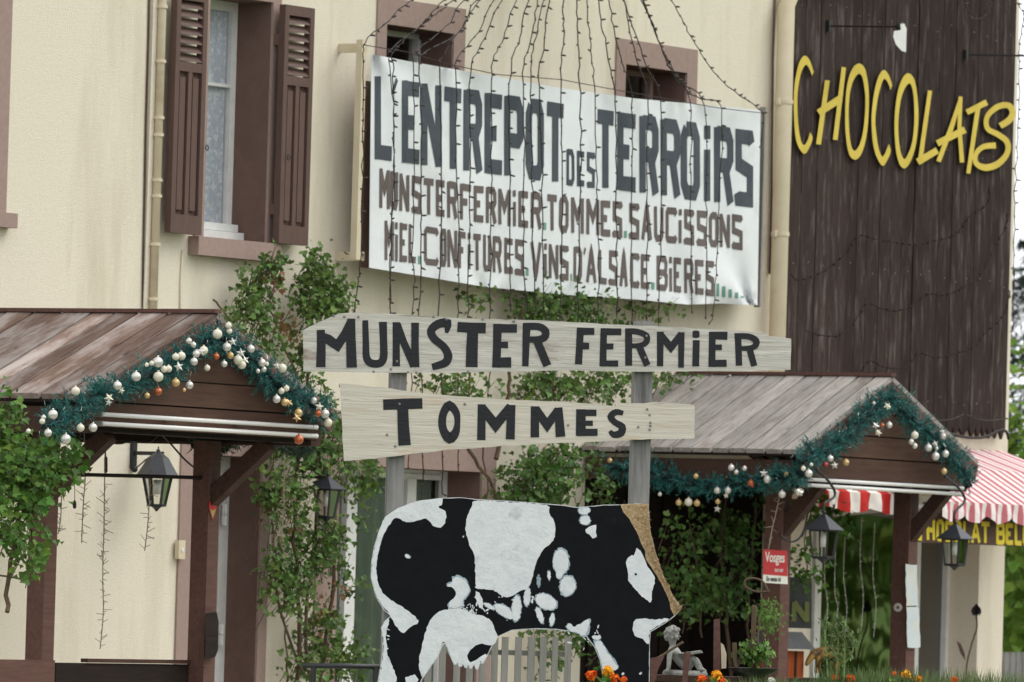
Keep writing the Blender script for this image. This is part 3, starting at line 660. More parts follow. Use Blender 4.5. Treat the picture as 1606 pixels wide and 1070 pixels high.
def FB(px, py, off=0.0):
    p = P(px, py, BY)
    for _ in range(3): p = P(px, py, cloth_y(p.x, p.z)-off)
    return p
V, Fc = [], []; NU, NV = 150, 60
for i in range(NU+1):
    px_t = lerp(582.5, 1193, i/NU); px_b = lerp(579, 1188, i/NU)
    for j in range(NV+1):
        t = j/NV; px = lerp(px_t, px_b, t); V.append(FB(px, lerp(top_px(px_t), bot_px(px_b), t)))
for i in range(NU):
    for j in range(NV):
        a = i*(NV+1)+j; Fc.append((a, a+1, a+NV+2, a+NV+1))
n = len(V); V2 = [v+Vector((0, .0015, 0)) for v in V]
ban = thing('banner', 'white fabric banner reading L\'ENTREPOT DES TERROIRS tied across the upper wall', 'banner', tuple(P(885, 290, BY)))
obj('banner_cloth', (V+V2, Fc+[tuple(i+n for i in reversed(f)) for f in Fc]), 'banner_white', ban, smooth=True)
def line(chars, xs_, top, bot, w, m, th=.0005, xs=2.35):
    for ch, (a, b) in zip(chars, xs_):
        if ch == '.': mm2 = 'banner_green'
        else: mm2 = m
        ww = w*(1.0 if ch not in "'" else .6)
        o = obj('letter', glyph(ch, a+(b-a)*.04, b-(b-a)*.04, top, bot, FB, .0022, th, ww, xs=xs, sub=5, amp=.3), mm2, ban)
t1 = lambda x: interp(x, (600, 1170), (121, 206)); b1 = lambda x: interp(x, (600, 1167), (251, 322))
line("LENTREPOT", [(588, 616), (631, 659), (662, 692), (696, 725), (727, 756), (760, 789), (791, 821), (825, 853), (857, 885)], t1, b1, 23, 'banner_grey')
line("'", [(613, 626)], lambda x: 124, lambda x: 250, 15, 'banner_grey')
line("DES", [(889, 901), (905, 917), (921, 933)], lambda x: interp(x, (889, 932), (234, 240)), lambda x: interp(x, (889, 932), (290, 295)), 9.5, 'banner_grey')
line("TERROiRS", [(936, 964), (968, 998), (1003, 1033), (1036, 1067), (1068, 1098), (1104, 1115), (1120, 1150), (1154, 1181)], t1, b1, 23, 'banner_grey')
t2 = lambda x: interp(x, (596, 646, 743, 877, 1165), (264, 276, 291, 307, 339)); b2 = lambda x: interp(x, (646, 743, 877, 1165), (333, 347, 363, 391))
line("MUNSTERFERMiER.TOMMES.SAUCiSSONS", [(596, 611), (613, 624), (627, 642), (646, 661), (664.5, 681), (684, 698), (701, 718), (721, 740), (743, 759), (762, 779), (782, 801), (804, 810), (813, 829), (832, 850), (852.5, 857), (858, 874),
 (877, 892), (896, 916), (920, 940), (942, 958), (961, 976), (978.5, 983.5), (987, 1003), (1007, 1022), (1026, 1041), (1044, 1062), (1064, 1070), (1073, 1089), (1093, 1109), (1112, 1127), (1129, 1145), (1148, 1165)], t2, b2, 11, 'banner_brown')
t3 = lambda x: interp(x, (604, 877, 1107), (346, 385, 409)); b3 = lambda x: interp(x, (604, 877, 1107), (408, 438, 463))
line("MiEL.CONFiTURES.ViNS.D'ALSACE.BiERES", [(604, 617), (619, 625), (627, 639), (641, 653), (655.5, 660.5), (664, 689), (691, 700), (702, 717), (719, 731), (733, 739), (742, 755), (758, 770), (773, 787), (791, 805), (808, 822), (825, 829.5),
 (833, 849), (853, 858), (861, 876), (878, 892), (895, 897.5), (900, 913), (915, 919), (920, 935), (939, 952), (955, 969), (973, 984), (989, 1003), (1005, 1019), (1021.5, 1027), (1030, 1048), (1049, 1055), (1057, 1069), (1073, 1088), (1090, 1104), (1107, 1120)], t3, b3, 10, 'banner_brown')
for x0_, x1_, ya, yb_ in ((1124, 1128, 445, 465), (1133, 1138, 449, 466), (1143, 1148, 454, 467), (1153, 1158, 459, 468), (1162, 1167, 464.5, 467.5)):
    obj('letter', ribbon([((x0_+x1_)/2, ya, (x1_-x0_)*1.9), ((x0_+x1_)/2, yb_, (x1_-x0_)*1.9)], FB, .0022, .0005, xs=1.9, sub=5), 'banner_green', ban)
# ================================================================== porches
def porch(label, Yg, L, Rr, Pk, roofmat, post_px, back_px, post_y, pw_, depth_back, brace_dx, brace_top, post_label, nboards=4, eave_drop=.05):
    """gabled timber porch; L, Rr, Pk are the gable corners in its front plane y=Yg"""
    l, r, k = P(*L, Yg), P(*Rr, Yg), P(*Pk, Yg)
    zl = (l.z+r.z)/2; l.z = r.z = zl; k.x = (l.x+r.x)/2
    t = thing('porch', label, 'porch', (k.x, Yg/2, FLOOR))
    th = .028
    for side, e in ((-1, l), (1, r)):
        sl = (k-e); n = Vector((-sl.z*1.0, 0, sl.x)) if side < 0 else Vector((sl.z, 0, -sl.x)); n = Vector((side*abs(sl.z), 0, abs(sl.x))).normalized()
        y = Yg; rp = random.Random(5+side)
        while y < -.02:
            wd = rp.uniform(.13, .185) if roofmat == 'roof_brown' else rp.uniform(.105, .135)
            wd = min(wd, -.005-y)
            if wd < .03: break
            dz = rp.uniform(-.002, .003); over = rp.uniform(-.006, .008)
            d = sl.normalized(); p0 = e - d*over + Vector((0, y+wd/2-Yg, 0)) + n*(th/2+dz); p1 = k + Vector((0, y+wd/2-Yg, 0)) + n*(th/2+dz) - d*.001
            plank('roof_plank', p0, p1, wd-.015, th, n, roofmat, t); y += wd
        # rafters' edge board (barge board) and dark lining
        d = sl.normalized()
        plank('barge_board', e+Vector((0, .014, -.0))-n*.045, k+Vector((0, .014, 0))-n*.045, .026, .088, n, 'timber_post', t)
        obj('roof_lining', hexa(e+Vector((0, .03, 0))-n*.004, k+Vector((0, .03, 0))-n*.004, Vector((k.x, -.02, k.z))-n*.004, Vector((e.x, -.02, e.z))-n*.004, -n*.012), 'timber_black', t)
        obj('eave_beam', box(e.x+(.03 if side < 0 else -.12), e.x+(.12 if side < 0 else -.03), Yg+.06, -.02, e.z-.16, e.z-.035), 'timber_dark', t)
    obj('ridge_board', box(k.x-.03, k.x+.03, Yg-.004, -.01, k.z+.026, k.z+.045), 'timber_post', t)
    # gable boards
    zb = l.z-.13; h = k.z-.07-zb; bh = h/nboards; hw = (r.x-l.x)/2-.06
    tri = lambda z: hw*min(1.0, max(0.0, (k.z-.06-z)/(k.z-.06-l.z+.02)))
    for i in range(nboards):
        z0, z1 = zb+i*bh+.004, zb+(i+1)*bh-.004; a, b = tri(z0), max(.01, tri(z1))
        ya, yb = Yg+.05, Yg+.072
        V = [(k.x-a, ya, z0), (k.x+a, ya, z0), (k.x+b, ya, z1), (k.x-b, ya, z1)]; V += [(x, yb, z) for x, _, z in V]
        obj('gable_board', (V, [(0, 1, 2, 3), (7, 6, 5, 4), (0, 4, 5, 1), (1, 5, 6, 2), (2, 6, 7, 3), (3, 7, 4, 0)]), 'gable_wood', t)
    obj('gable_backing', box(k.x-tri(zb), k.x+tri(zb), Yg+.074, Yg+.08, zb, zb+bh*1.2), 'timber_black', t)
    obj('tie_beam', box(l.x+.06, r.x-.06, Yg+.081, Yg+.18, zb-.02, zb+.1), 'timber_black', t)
    # posts and braces
    for (pl, pr_), Yp in zip(post_px, post_y):
        x1 = X(pr_, 900, Yp); x0 = x1-pw_
        po = obj('post', join(box(x0, x1, Yp, Yp+pw_, FLOOR, zb-.02)), 'timber_post', t)
        pa = Vector(((x0+x1)/2, Yp+pw_/2, zb-.34)); pb = Vector(((x0+x1)/2, Yg+.13, zb-.03))
        obj('brace', beam(pa, pb, .07, .08), 'timber_dark', t)
    for side in (l.x+.12, r.x-.12): obj('cross_beam', box(side-.05, side+.05, Yg+.19, -.02, zb-.02, zb+.08), 'timber_black', t)
    return t, l, r, k, zb
YL = -1.9
pl_, l1, r1, k1, zb1 = porch('left wooden porch with weathered red-brown plank roof', YL, (139, 627), (525, 651), (335, 499), 'roof_brown', [(48, 88), (305, 341)], None, (-1.45, -1.45), .1, 0, 0, 0, '')
YR = -1.46
pr_, l2, r2, k2, zb2 = porch('right wooden porch with pale grey plank roof', YR, (1253.5, 713), (1535, 729), (1394.5, 597), 'roof_grey', [(1190, 1239), (1400, 1438)], None, (-1.12, -1.12), .11, 0, 0, 0, '')
# rod between the left porch posts, fence boards and dark trough below
rod = obj('iron_rod', tube([P(108, 744, -1.40), P(340, 750, -1.40)], .011, 6), 'timber_black'); tag(rod, 'thin dark rod spanning the two posts of the left porch', 'rod')
for (ch, xx, ys, sz) in (): pass
# white tubes on both gables
def tubes(a0, a1, b0, b1, Y, label):
    t = thing('tube_lights', label, 'light fitting', tuple(P(*a0, Y)))
    for p, q in ((a0, a1), (b0, b1)):
        A, B = P(*p, Y), P(*q, Y); obj('glass_tube', tube([A, B], .011, 10), 'tube_white', t, smooth=True)
        for s in (0.0, .33, .66, 1.0):
            c = A.lerp(B, s); obj('clip', box(c.x-.008, c.x+.008, Y, Y+.05, c.z-.013, c.z+.013), 'slat_grey', t)
    return t
tubes((161, 650), (497, 670.5), (161, 664.5), (497, 684), YL-.01, 'pair of thin white tubes along the foot of the left porch gable')
tubes((1268, 752), (1510, 766), (1268, 761), (1510, 775.5), YR-.01, 'pair of thin white tubes along the foot of the right porch gable')
# ---------------------------------------------------------------- garlands
def star(c, r, m, parent):
    V = []; n = 5; c = Vector(c)
    sx = SR; up = Vector((0, 0, 1)); nn = (CAM-c).normalized(); a0 = random.random()*6
    for i in range(10):
        rr = r if i % 2 == 0 else r*.42; a = a0+math.pi*i/5; V.append(c + sx*rr*math.cos(a) + up*rr*math.sin(a))
    V += [c+SN*.008, c-SN*.008]
    return obj('star', (V, [(i, (i+1) % 10, 10) for i in range(10)]+[((i+1) % 10, i, 11) for i in range(10)]), m, parent)
def garland(label, pts, rad, baubles, dens=2600, group=None, stars=()):
    """pts: world points ; baubles (px, py, r_px, colour, Y)"""
    sm = [Vector(q) for q in smooth_path([tuple(p) for p in pts], 6)]
    t = thing('garland', label, 'garland', tuple(sm[len(sm)//2]), group)
    rg = random.Random(len(pts)*7)
    core = [p + Vector((rg.uniform(-.01, .01), rg.uniform(-.01, .01), rg.uniform(-.015, .015))) for p in sm]
    obj('stem', tube(core, rad*.24, 7), 'tinsel_core', t)
    V, Fc = [], []; segs = [(sm[i+1]-sm[i]).length for i in range(len(sm)-1)]; tot = sum(segs)
    # sprigs: short twigs each bearing needles
    for _ in range(int(tot*330)):
        s = rg.uniform(0, tot); i = 0
        while i < len(segs)-1 and s > segs[i]: s -= segs[i]; i += 1
        base = sm[i].lerp(sm[i+1], min(1, s/segs[i])); d = (sm[i+1]-sm[i]).normalized()
        q = Vector((rg.gauss(0, 1), rg.gauss(0, 1), rg.gauss(0, 1))); q -= d*q.dot(d)*.6; q.normalize()
        ln = rad*rg.uniform(.7, 1.3)*(.72+.42*abs(math.sin(base.x*17+base.z*11))); q = (q + d*rg.uniform(-.5, .5)).normalized()
        for k in range(20):
            f = rg.uniform(.25, 1.0); o = base + q*ln*f
            e = (q*.75 + Vector((rg.uniform(-1, 1), rg.uniform(-1, 1), rg.uniform(-1, 1)))*.8).normalized()*rg.uniform(.018, .034)
            sd = e.cross(Vector((rg.uniform(-1, 1), rg.uniform(-1, 1), rg.uniform(-1, 1)))).normalized()*.0022
            b = len(V); V += [o-sd, o+sd, o+e]; Fc.append((b, b+1, b+2))
    obj('needles', (V, Fc), 'tinsel', t, kind='stuff')
    V, Fc = [], []
    for _ in range(int(tot*90)):
        base = sm[rg.randrange(len(sm))]; o = base + Vector((rg.gauss(0, 1), rg.gauss(0, 1), rg.gauss(0, 1))).normalized()*rad*rg.uniform(.6, 1.15)
        e = Vector((rg.uniform(-1, 1), rg.uniform(-1, 1), rg.uniform(-1, 1))).normalized()*rg.uniform(.02, .05); sd = e.cross(Vector((0, 0, 1))).normalized()*.0016; b = len(V); V += [o-sd, o+sd, o+e]; Fc.append((b, b+1, b+2))
    obj('glitter_strands', (V, Fc), 'bauble_silver', t, kind='stuff')
    for q in baubles:
        px, py, rp, colr, Y = q; c = P(px, py, Y); sc = ((c-CAM).length)/FPX
        obj('bauble', join(sphere(c, rp*sc, 14, 9), tube([c+Vector((0, 0, rp*sc*.9)), c+Vector((0, 0, rp*sc*1.25))], rp*sc*.22, 6)), 'bauble_'+colr, t, smooth=True)
    for px, py, rp, colr, Y in stars:
        c = P(px, py, Y); star(c, rp*((c-CAM).length)/FPX, 'bauble_'+colr, t)
    return t
G1 = YL-.07
g5 = lambda L, Y: [(x/2.868, 380+y/2.868, r/2.868, c, Y) for x, y, r, c in L]
Bf = YL-.16
garland('dark green tinsel garland with pale baubles draped round the left porch gable',
 [P(72, 668, G1), P(100, 655, G1), P(150, 618, G1), P(205, 600, G1), P(262, 578, G1), P(305, 548, G1), P(335, 528, G1), P(365, 540, G1), P(405, 575, G1), P(450, 612, G1), P(490, 634, G1), P(514, 652, G1)], .085,
 g5([(340, 670, 20, 'pearl'), (612, 605, 22, 'silver'), (528, 645, 20, 'silver'), (712, 605, 23, 'pearl'), (710, 540, 24, 'silver'), (758, 570, 16, 'pearl'), (816, 512, 19, 'pearl'), (790, 516, 16, 'pearl'), (850, 445, 14, 'silver'), (870, 462, 13, 'silver'),
     (978, 413, 22, 'pearl'), (1028, 375, 15, 'pearl'), (1032, 400, 13, 'pearl'), (1020, 472, 20, 'silver'), (1128, 480, 18, 'silver'), (916, 487, 20, 'pearl'), (882, 503, 17, 'silver'), (872, 537, 18, 'silver'), (1070, 530, 21, 'pearl'), (1088, 552, 19, 'pearl'), (1036, 510, 16, 'gold'),
     (972, 514, 15, 'orange'), (1008, 548, 15, 'silver'), (932, 566, 14, 'pearl'), (1178, 542, 18, 'silver'), (1186, 572, 13, 'silver'), (1160, 580, 10, 'silver'), (1270, 567, 20, 'pearl'), (1288, 658, 14, 'pearl'), (1266, 670, 14, 'pearl'), (1244, 706, 18, 'silver'), (1280, 720, 17, 'gold'),
     (1342, 768, 19, 'gold'), (1412, 712, 14, 'silver'), (1430, 770, 16, 'orange'), (1462, 772, 20, 'silver'), (1476, 812, 19, 'pearl'), (1344, 888, 22, 'orange'), (790, 632, 19, 'gold'), (852, 643, 18, 'silver'), (712, 672, 18, 'orange'), (662, 690, 13, 'gold'), (362, 835, 18, 'pearl'), (418, 834, 20, 'silver'),
     (296, 886, 23, 'silver'), (216, 858, 18, 'silver'), (190, 806, 13, 'pearl'), (238, 775, 22, 'silver'), (196, 788, 11, 'silver'), (660, 552, 10, 'pearl'), (738, 572, 15, 'pearl'), (682, 545, 11, 'pearl'), (828, 665, 9, 'gold'), (1200, 548, 10, 'pearl'), (128, 850, 11, 'silver')], Bf),
 stars=g5([(1046, 448, 22, 'silver'), (1084, 498, 24, 'silver'), (490, 700, 24, 'pearl'), (488, 722, 18, 'silver'), (1102, 530, 22, 'silver'), (804, 560, 24, 'silver'), (1300, 722, 20, 'gold'), (1336, 790, 22, 'gold'), (1436, 740, 22, 'pearl'), (904, 492, 24, 'silver'), (1245, 556, 18, 'silver'), (545, 668, 18, 'pearl')], Bf-.01))
G2 = YR-.07; Bf2 = YR-.15
g2 = lambda L, Y: [(1180+x/3.566, 560+y/3.566, r/3.566, c, Y) for x, y, r, c in L]
garland('dark green tinsel garland with silver baubles round the right porch gable',
 [P(1258, 722, G2), P(1285, 706, G2), P(1318, 690, G2), P(1345, 665, G2), P(1372, 640, G2), P(1397, 627, G2), P(1420, 646, G2), P(1445, 672, G2), P(1470, 692, G2), P(1495, 716, G2), P(1512, 740, G2), P(1520, 762, G2)], .088,
 g2([(436, 568, 18, 'silver'), (524, 590, 18, 'gold'), (410, 602, 14, 'red'), (765, 381, 18, 'silver'), (726, 383, 13, 'orange'), (908, 438, 22, 'pearl'), (908, 498, 16, 'silver'), (888, 475, 16, 'silver'), (984, 508, 21, 'silver'), (1066, 443, 18, 'silver'), (1080, 542, 20, 'silver'), (1024, 556, 23, 'silver'),
     (1072, 640, 17, 'gold'), (285, 624, 14, 'pearl'), (315, 652, 22, 'silver'), (330, 602, 10, 'pearl'), (1030, 512, 11, 'silver'), (760, 280, 13, 'pearl'), (680, 258, 9, 'silver'), (700, 420, 12, 'pearl')], Bf2),
 stars=g2([(460, 606, 24, 'silver'), (1022, 486, 22, 'silver'), (1062, 418, 20, 'silver'), (690, 384, 24, 'silver'), (755, 275, 24, 'pearl'), (706, 425, 22, 'pearl'), (265, 755, 26, 'silver')], Bf2-.01))
# garland along the left eave of the right porch (runs back to the wall)
def EV(px, py):                               # plane x = eave of the right porch
    d = ray(px, py); t = (l2.x-.03-CAM.x)/d.x; return CAM+d*t
def gE(L): return [(1000+x/3.566, 560+y/3.566, r/3.566, c) for x, y, r, c in L]
def garland_eave():
    pts = [EV(955, 728), EV(1010, 738), EV(1060, 752), EV(1110, 762), EV(1160, 756), EV(1210, 750), EV(1262, 744)]
    t = garland('dark green tinsel garland hanging along the side eave of the right porch', pts, .085, [])
    for px, py, rp, c in gE([(230, 815, 18, 'gold'), (285, 812, 23, 'pearl'), (332, 818, 19, 'gold'), (446, 746, 20, 'silver'), (505, 746, 19, 'silver'), (448, 810, 15, 'gold'), (524, 620, 19, 'silver'), (552, 645, 14, 'silver'), (598, 624, 14, 'silver'), (726, 686, 22, 'silver'), (634, 706, 19, 'orange'), (642, 718, 11, 'red'),
                              (808, 768, 21, 'silver'), (832, 655, 13, 'gold'), (125, 768, 12, 'silver'), (326, 668, 15, 'gold'), (-155, 580, 14, 'gold')]):
        q = EV(px, py) + Vector((-.09, 0, 0)); q = CAM + (EV(px, py)-CAM)*.9985; r = rp*((q-CAM).length)/FPX
        obj('bauble', join(sphere(q, r, 14, 9), tube([q+Vector((0, 0, r*.9)), q+Vector((0, 0, r*1.25))], r*.22, 6)), 'bauble_'+c, t, smooth=True)
    for px, py, rp, c in gE([(706, 650, 26, 'silver'), (906, 755, 28, 'silver'), (446, 850, 22, 'silver'), (495, 775, 18, 'pearl')]):
        q = CAM + (EV(px, py)-CAM)*.9983; star(q, rp*((q-CAM).length)/FPX, 'bauble_'+c, t)
garland_eave()
# dark fir garland hanging inside the left porch
ti = thing('fir_swag', 'dark fir swag hanging in shade under the left porch gable', 'garland', tuple(P(380, 695, -1.2)))
V, Fc = [], []; rg = random.Random(11)
for _ in range(5200):
    u = rg.random(); px = lerp(300, 492, u); c = P(px, 682+12*math.sin(u*9)+rg.gauss(6, 7), -1.2+rg.gauss(0, .05)); e = Vector((rg.uniform(-1, 1), rg.uniform(-1, 1), rg.uniform(-1, .5))).normalized()*.04
    sd = e.cross(Vector((rg.uniform(-1, 1), rg.uniform(-1, 1), rg.uniform(-1, 1)))).normalized()*.0035; b = len(V); V += [c-sd, c+sd, c+e]; Fc.append((b, b+1, b+2))
obj('needles', (V, Fc), 'spruce_leaf', ti, kind='stuff')
obj('stem', tube([P(300, 680, -1.2), P(360, 684, -1.2), P(430, 688, -1.2), P(492, 692, -1.2)], .012, 6), 'stem', ti)
# ================================================================== roadside signs on two grey posts
def c1(L): return conv(L, 4.015, 470, 480)
def c2(L): return conv(L, 4.015, 850, 480)
def c3(L): return conv(L, 4.015, 530, 590)
def c4(L): return conv(L, 5.353, 800, 590)
def arrow_board(name, label, poly, m, letters, lines=()):
    c = PS(sum(p[0] for p in poly)/len(poly), sum(p[1] for p in poly)/len(poly))
    t = thing(name, label, 'sign', tuple(c))
    obj('board', slab(jag(poly, 14, .5), PS, 0, .028), m, t)
    for st in letters:
        ps = []
        for si, (pts, k, cl) in enumerate(st):
            pts = [(p[0], p[1], p[2]+random.uniform(-.3, .3)) for p in pts]
            ps.append(ribbon(pts, PS, .0275+.0005*si, .002, closed=cl, k=k))
        obj('letter', join(*ps), 'black_paint', t)
    for px, py in lines:
        obj('nail', lathe(PS(px, py, .029), [(.0, .004), (.005, .003), (.006, 0)], 8, SN), 'post_grey', t)
    return t
def ST(pts, k=1, cl=False): return (pts, k, cl)
MF = [
 [ST(c1([(133, 150, 50), (136, 250, 56), (133, 385, 60)])), ST(c1([(118, 185, 50), (180, 210, 62), (238, 250, 58), (285, 180, 56), (325, 95, 52)])), ST(c1([(325, 80, 50), (322, 200, 60), (328, 388, 66)]))],
 [ST(c1([(413, 90, 36), (417, 240, 42), (420, 320, 46), (445, 358, 50), (500, 362, 50), (528, 325, 50), (528, 220, 48), (524, 100, 50)]), 3)],
 [ST(c1([(609, 102, 48), (608, 250, 46), (608, 380, 48)])), ST(c1([(612, 115, 50), (655, 230, 46), (722, 378, 52)])), ST(c1([(727, 105, 48), (726, 250, 48), (728, 385, 52)]))],
 [ST(c1([(925, 170, 20), (930, 110, 56), (870, 115, 54), (828, 155, 50), (845, 205, 50), (905, 255, 50), (935, 310, 52), (920, 355, 52), (870, 375, 48), (834, 384, 42)]), 3)],
 [ST(c1([(993, 132, 62), (1085, 138, 66), (1172, 140, 68)])), ST(c1([(1090, 150, 70), (1085, 270, 74), (1083, 385, 76)]))],
 [ST(c1([(1246, 112, 54), (1243, 250, 52), (1238, 388, 54)])), ST(c1([(1225, 140, 52), (1368, 142, 54)])), ST(c1([(1245, 245, 38), (1312, 245, 42)])), ST(c1([(1218, 355, 62), (1332, 355, 64)]))],
 [ST(c1([(1430, 108, 50), (1425, 240, 44), (1421, 380, 40)])), ST(c1([(1410, 130, 46), (1505, 130, 46), (1548, 160, 48), (1540, 198, 48), (1500, 212, 44), (1450, 210, 40)]), 3), ST(c1([(1495, 220, 50), (1560, 376, 52)]))],
 [ST(c2([(242, 140, 46), (236, 260, 44), (230, 368, 46)])), ST(c2([(222, 160, 48), (330, 160, 44)])), ST(c2([(235, 252, 46), (297, 252, 42)]))],
 [ST(c2([(390, 142, 42), (386, 260, 42), (384, 378, 44)])), ST(c2([(372, 162, 44), (500, 163, 44)])), ST(c2([(390, 255, 36), (450, 255, 38)])), ST(c2([(365, 362, 36), (480, 362, 38)]))],
 [ST(c2([(546, 142, 44), (546, 376, 44)])), ST(c2([(528, 160, 38), (600, 162, 36), (658, 188, 40), (655, 230, 36), (615, 250, 34), (560, 250, 32)]), 3), ST(c2([(612, 255, 44), (664, 374, 42)]))],
 [ST(c2([(745, 162, 42), (744, 380, 40)])), ST(c2([(745, 180, 44), (812, 262, 46), (880, 175, 42)])), ST(c2([(878, 166, 40), (876, 388, 36)]))],
 [ST(c2([(948, 178, 36), (970, 178, 48), (992, 178, 36)]), 3), ST(c2([(972, 215, 42), (968, 380, 44)]))],
 [ST(c2([(1073, 162, 42), (1070, 384, 44)])), ST(c2([(1052, 185, 46), (1168, 188, 52)])), ST(c2([(1075, 260, 34), (1133, 260, 36)])), ST(c2([(1060, 362, 42), (1163, 360, 44)]))],
 [ST(c2([(1234, 172, 42), (1241, 376, 40)])), ST(c2([(1213, 190, 38), (1300, 192, 38), (1348, 218, 42), (1342, 252, 38), (1305, 266, 32), (1250, 268, 28)]), 3), ST(c2([(1310, 280, 40), (1337, 378, 40)]))],
]
arrow_board('sign_board', 'weathered grey pointed board lettered MUNSTER FERMIER in black, upper of the two', 
 [(475, 518), (500, 506), (530, 492), (556, 490), (640, 494), (720, 499), (850, 503), (960, 509), (1040, 512), (1130, 517), (1195, 521), (1207, 527), (1241, 531), (1240, 580), (1150, 582), (1000, 583), (870, 581), (840, 582), (700, 585), (600, 585), (495, 583), (476, 583)],
 'sign_wood', MF, [(622.5, 567), (1014, 527), (1012, 561), (523, 495), (562, 497), (540, 497), (680, 497), (700, 501), (757, 501), (805, 504), (613, 579), (653, 585), (806, 504), (640, 584), (586, 583), (734, 583)])
TM = [
 [ST(c3([(285, 180, 66), (410, 176, 68), (532, 172, 66)])), ST(c3([(408, 200, 70), (412, 320, 72), (420, 436, 78)]))],
 [ST(c3([(702, 184, 56), (745, 230, 44), (752, 300, 36), (738, 360, 52), (703, 390, 68), (668, 350, 52), (656, 290, 50), (668, 225, 50)]), 3, True)],
 [ST(c3([(905, 178, 50), (903, 403, 54)])), ST(c3([(903, 195, 56), (993, 310, 62), (1090, 190, 56)])), ST(c3([(1092, 182, 52), (1085, 398, 56)]))],
 [ST(c3([(1240, 190, 52), (1240, 386, 56)])), ST(c3([(1245, 208, 54), (1318, 310, 54), (1388, 210, 50)])), ST(c3([(1388, 198, 50), (1402, 382, 60)]))],
 [ST(c4([(594, 278, 80), (594, 500, 84)])), ST(c4([(555, 308, 56), (725, 308, 54)])), ST(c4([(600, 394, 42), (695, 396, 46)])), ST(c4([(560, 472, 60), (735, 472, 58)]))],
 [ST(c4([(950, 312, 40), (890, 302, 52), (845, 340, 56), (880, 388, 52), (940, 425, 60), (930, 478, 62), (870, 492, 52), (838, 460, 30)]), 3)],
]
arrow_board('sign_board', 'shorter pale board with flared left end lettered TOMMES in black, under the upper one',
 [(533, 601), (600, 608), (660, 616), (700, 620), (800, 627), (900, 631), (967, 637), (969, 632), (1010, 633), (1025, 631), (1090, 635), (1089, 688), (1020, 689), (960, 692), (880, 695), (800, 699), (700, 706), (640, 713), (600, 718), (539, 723), (536, 660)],
 'sign_wood_yellow', TM, [(626.5, 634), (1015, 642), (1019, 651), (1020, 663), (1020, 668), (1019, 674), (729, 634), (607, 682), (620, 700), (891, 667), (1001, 670)])
PB = lambda x, y, off=0: PS(x, y, off)
def spost(pxl, pxr, ytop, label, group):
    a0 = PS(pxl, 700, -.005); a1 = PS(pxr, 700, -.005); zt_ = PS(pxl, ytop, -.005).z
    v = [a0, a1, a1-SN*.075, a0-SN*.075]; V = [Vector((p.x, p.y, 0)) for p in v]+[Vector((p.x, p.y, zt_)) for p in v]
    Fc = [(0, 1, 5, 4), (1, 2, 6, 5), (2, 3, 7, 6), (3, 0, 4, 7), (4, 5, 6, 7)]
    o = obj('sign_post', (V, Fc), 'post_grey'); return tag(o, label, 'post', group)
spost(610, 635, 495, 'grey wooden post behind the left part of both sign boards and the cow', 'posts carrying the signs')
spost(992, 1020.5, 503, 'grey wooden post behind the right part of both sign boards and the cow', 'posts carrying the signs')
# ================================================================== plywood cow
ck = lambda L: [(560+x/3.0885, 760+y/3.0885) for x, y in L]
rc = random.Random(2)
PC = lambda x, y, off=0.0: PS(x, y, off+.004)
cow = thing('cow_cutout', 'flat plywood cow painted black and white fixed to the sign posts', 'cutout', tuple(PS(810, 925)))
outline = ck([(135, 158), (165, 135), (200, 113), (290, 80), (400, 66), (500, 62), (590, 72), (750, 80), (900, 92), (980, 98), (1060, 110), (1130, 105), (1200, 98), (1275, 97), (1340, 92), (1411, 94), (1421, 225), (1445, 324), (1482, 438), (1532, 543), (1574, 598), (1541, 636), (1500, 668), (1422, 715), (1418, 775), (1417, 957), (1414, 1260), (1208, 1260),
 (1196, 957), (1175, 850), (1150, 790), (1112, 738), (1040, 714), (960, 703), (850, 700), (750, 708), (683, 737), (655, 782), (636, 820), (612, 868), (600, 868), (597, 862), (590, 888), (583, 898), (575, 896), (569, 878), (562, 880), (556, 893), (545, 893), (540, 874), (532, 890), (520, 888), (514, 872), (505, 884), (492, 882), (486, 866), (470, 876), (445, 820), (427, 772), (414, 778), (395, 830), (360, 880), (315, 945), (280, 1040), (270, 1260), (86, 1260), (98, 960), (112, 890),
 (124, 800), (118, 715), (118, 690), (140, 655), (163, 637), (130, 610), (88, 540), (66, 450), (68, 380), (82, 300), (107, 220)])
obj('board', slab(outline, PC, 0, .016), 'cow_white', cow)
obj('bare_edge', slab(jag(ck([(1262, 100), (1275, 98), (1340, 93), (1410, 95), (1420, 225), (1444, 324), (1481, 438), (1531, 543), (1573, 598), (1541, 635), (1500, 640), (1440, 500), (1350, 300), (1270, 150)]), 4, .5, rnd=rc), PC, .0160, .0004), 'chipboard', cow)
# black coat: the outline shrunk by hand, with the bare chipboard strip on the right left out
coat = ck([(140, 162), (200, 117), (290, 84), (400, 69), (500, 65), (590, 75), (750, 83), (900, 95), (980, 101), (1060, 113), (1130, 108), (1200, 101), (1275, 100), (1290, 135), (1318, 165), (1340, 205), (1365, 250), (1375, 285), (1395, 320), (1400, 365), (1425, 400), (1450, 440), (1480, 490), (1498, 530), (1515, 570), (1520, 605), (1536, 634), (1498, 665), (1419, 712), (1415, 775), (1414, 957), (1411, 1258), (1210, 1258),
 (1199, 957), (1178, 850), (1153, 788), (1114, 734), (1042, 710), (960, 699), (850, 696), (748, 704), (680, 735), (651, 782), (632, 822), (590, 868), (556, 872), (500, 868), (475, 866), (447, 816), (428, 764), (411, 772), (392, 828), (357, 878), (312, 943), (277, 1040), (267, 1258), (89, 1258), (101, 960), (115, 890),
 (127, 800), (121, 715), (121, 692), (143, 658), (168, 637), (133, 607), (91, 538), (69, 450), (71, 380), (85, 300), (110, 222)])
coat = jag(coat, 7, .35, rnd=rc)
obj('black_coat', slab(coat, PC, .0162, .0006), 'cow_black', cow)
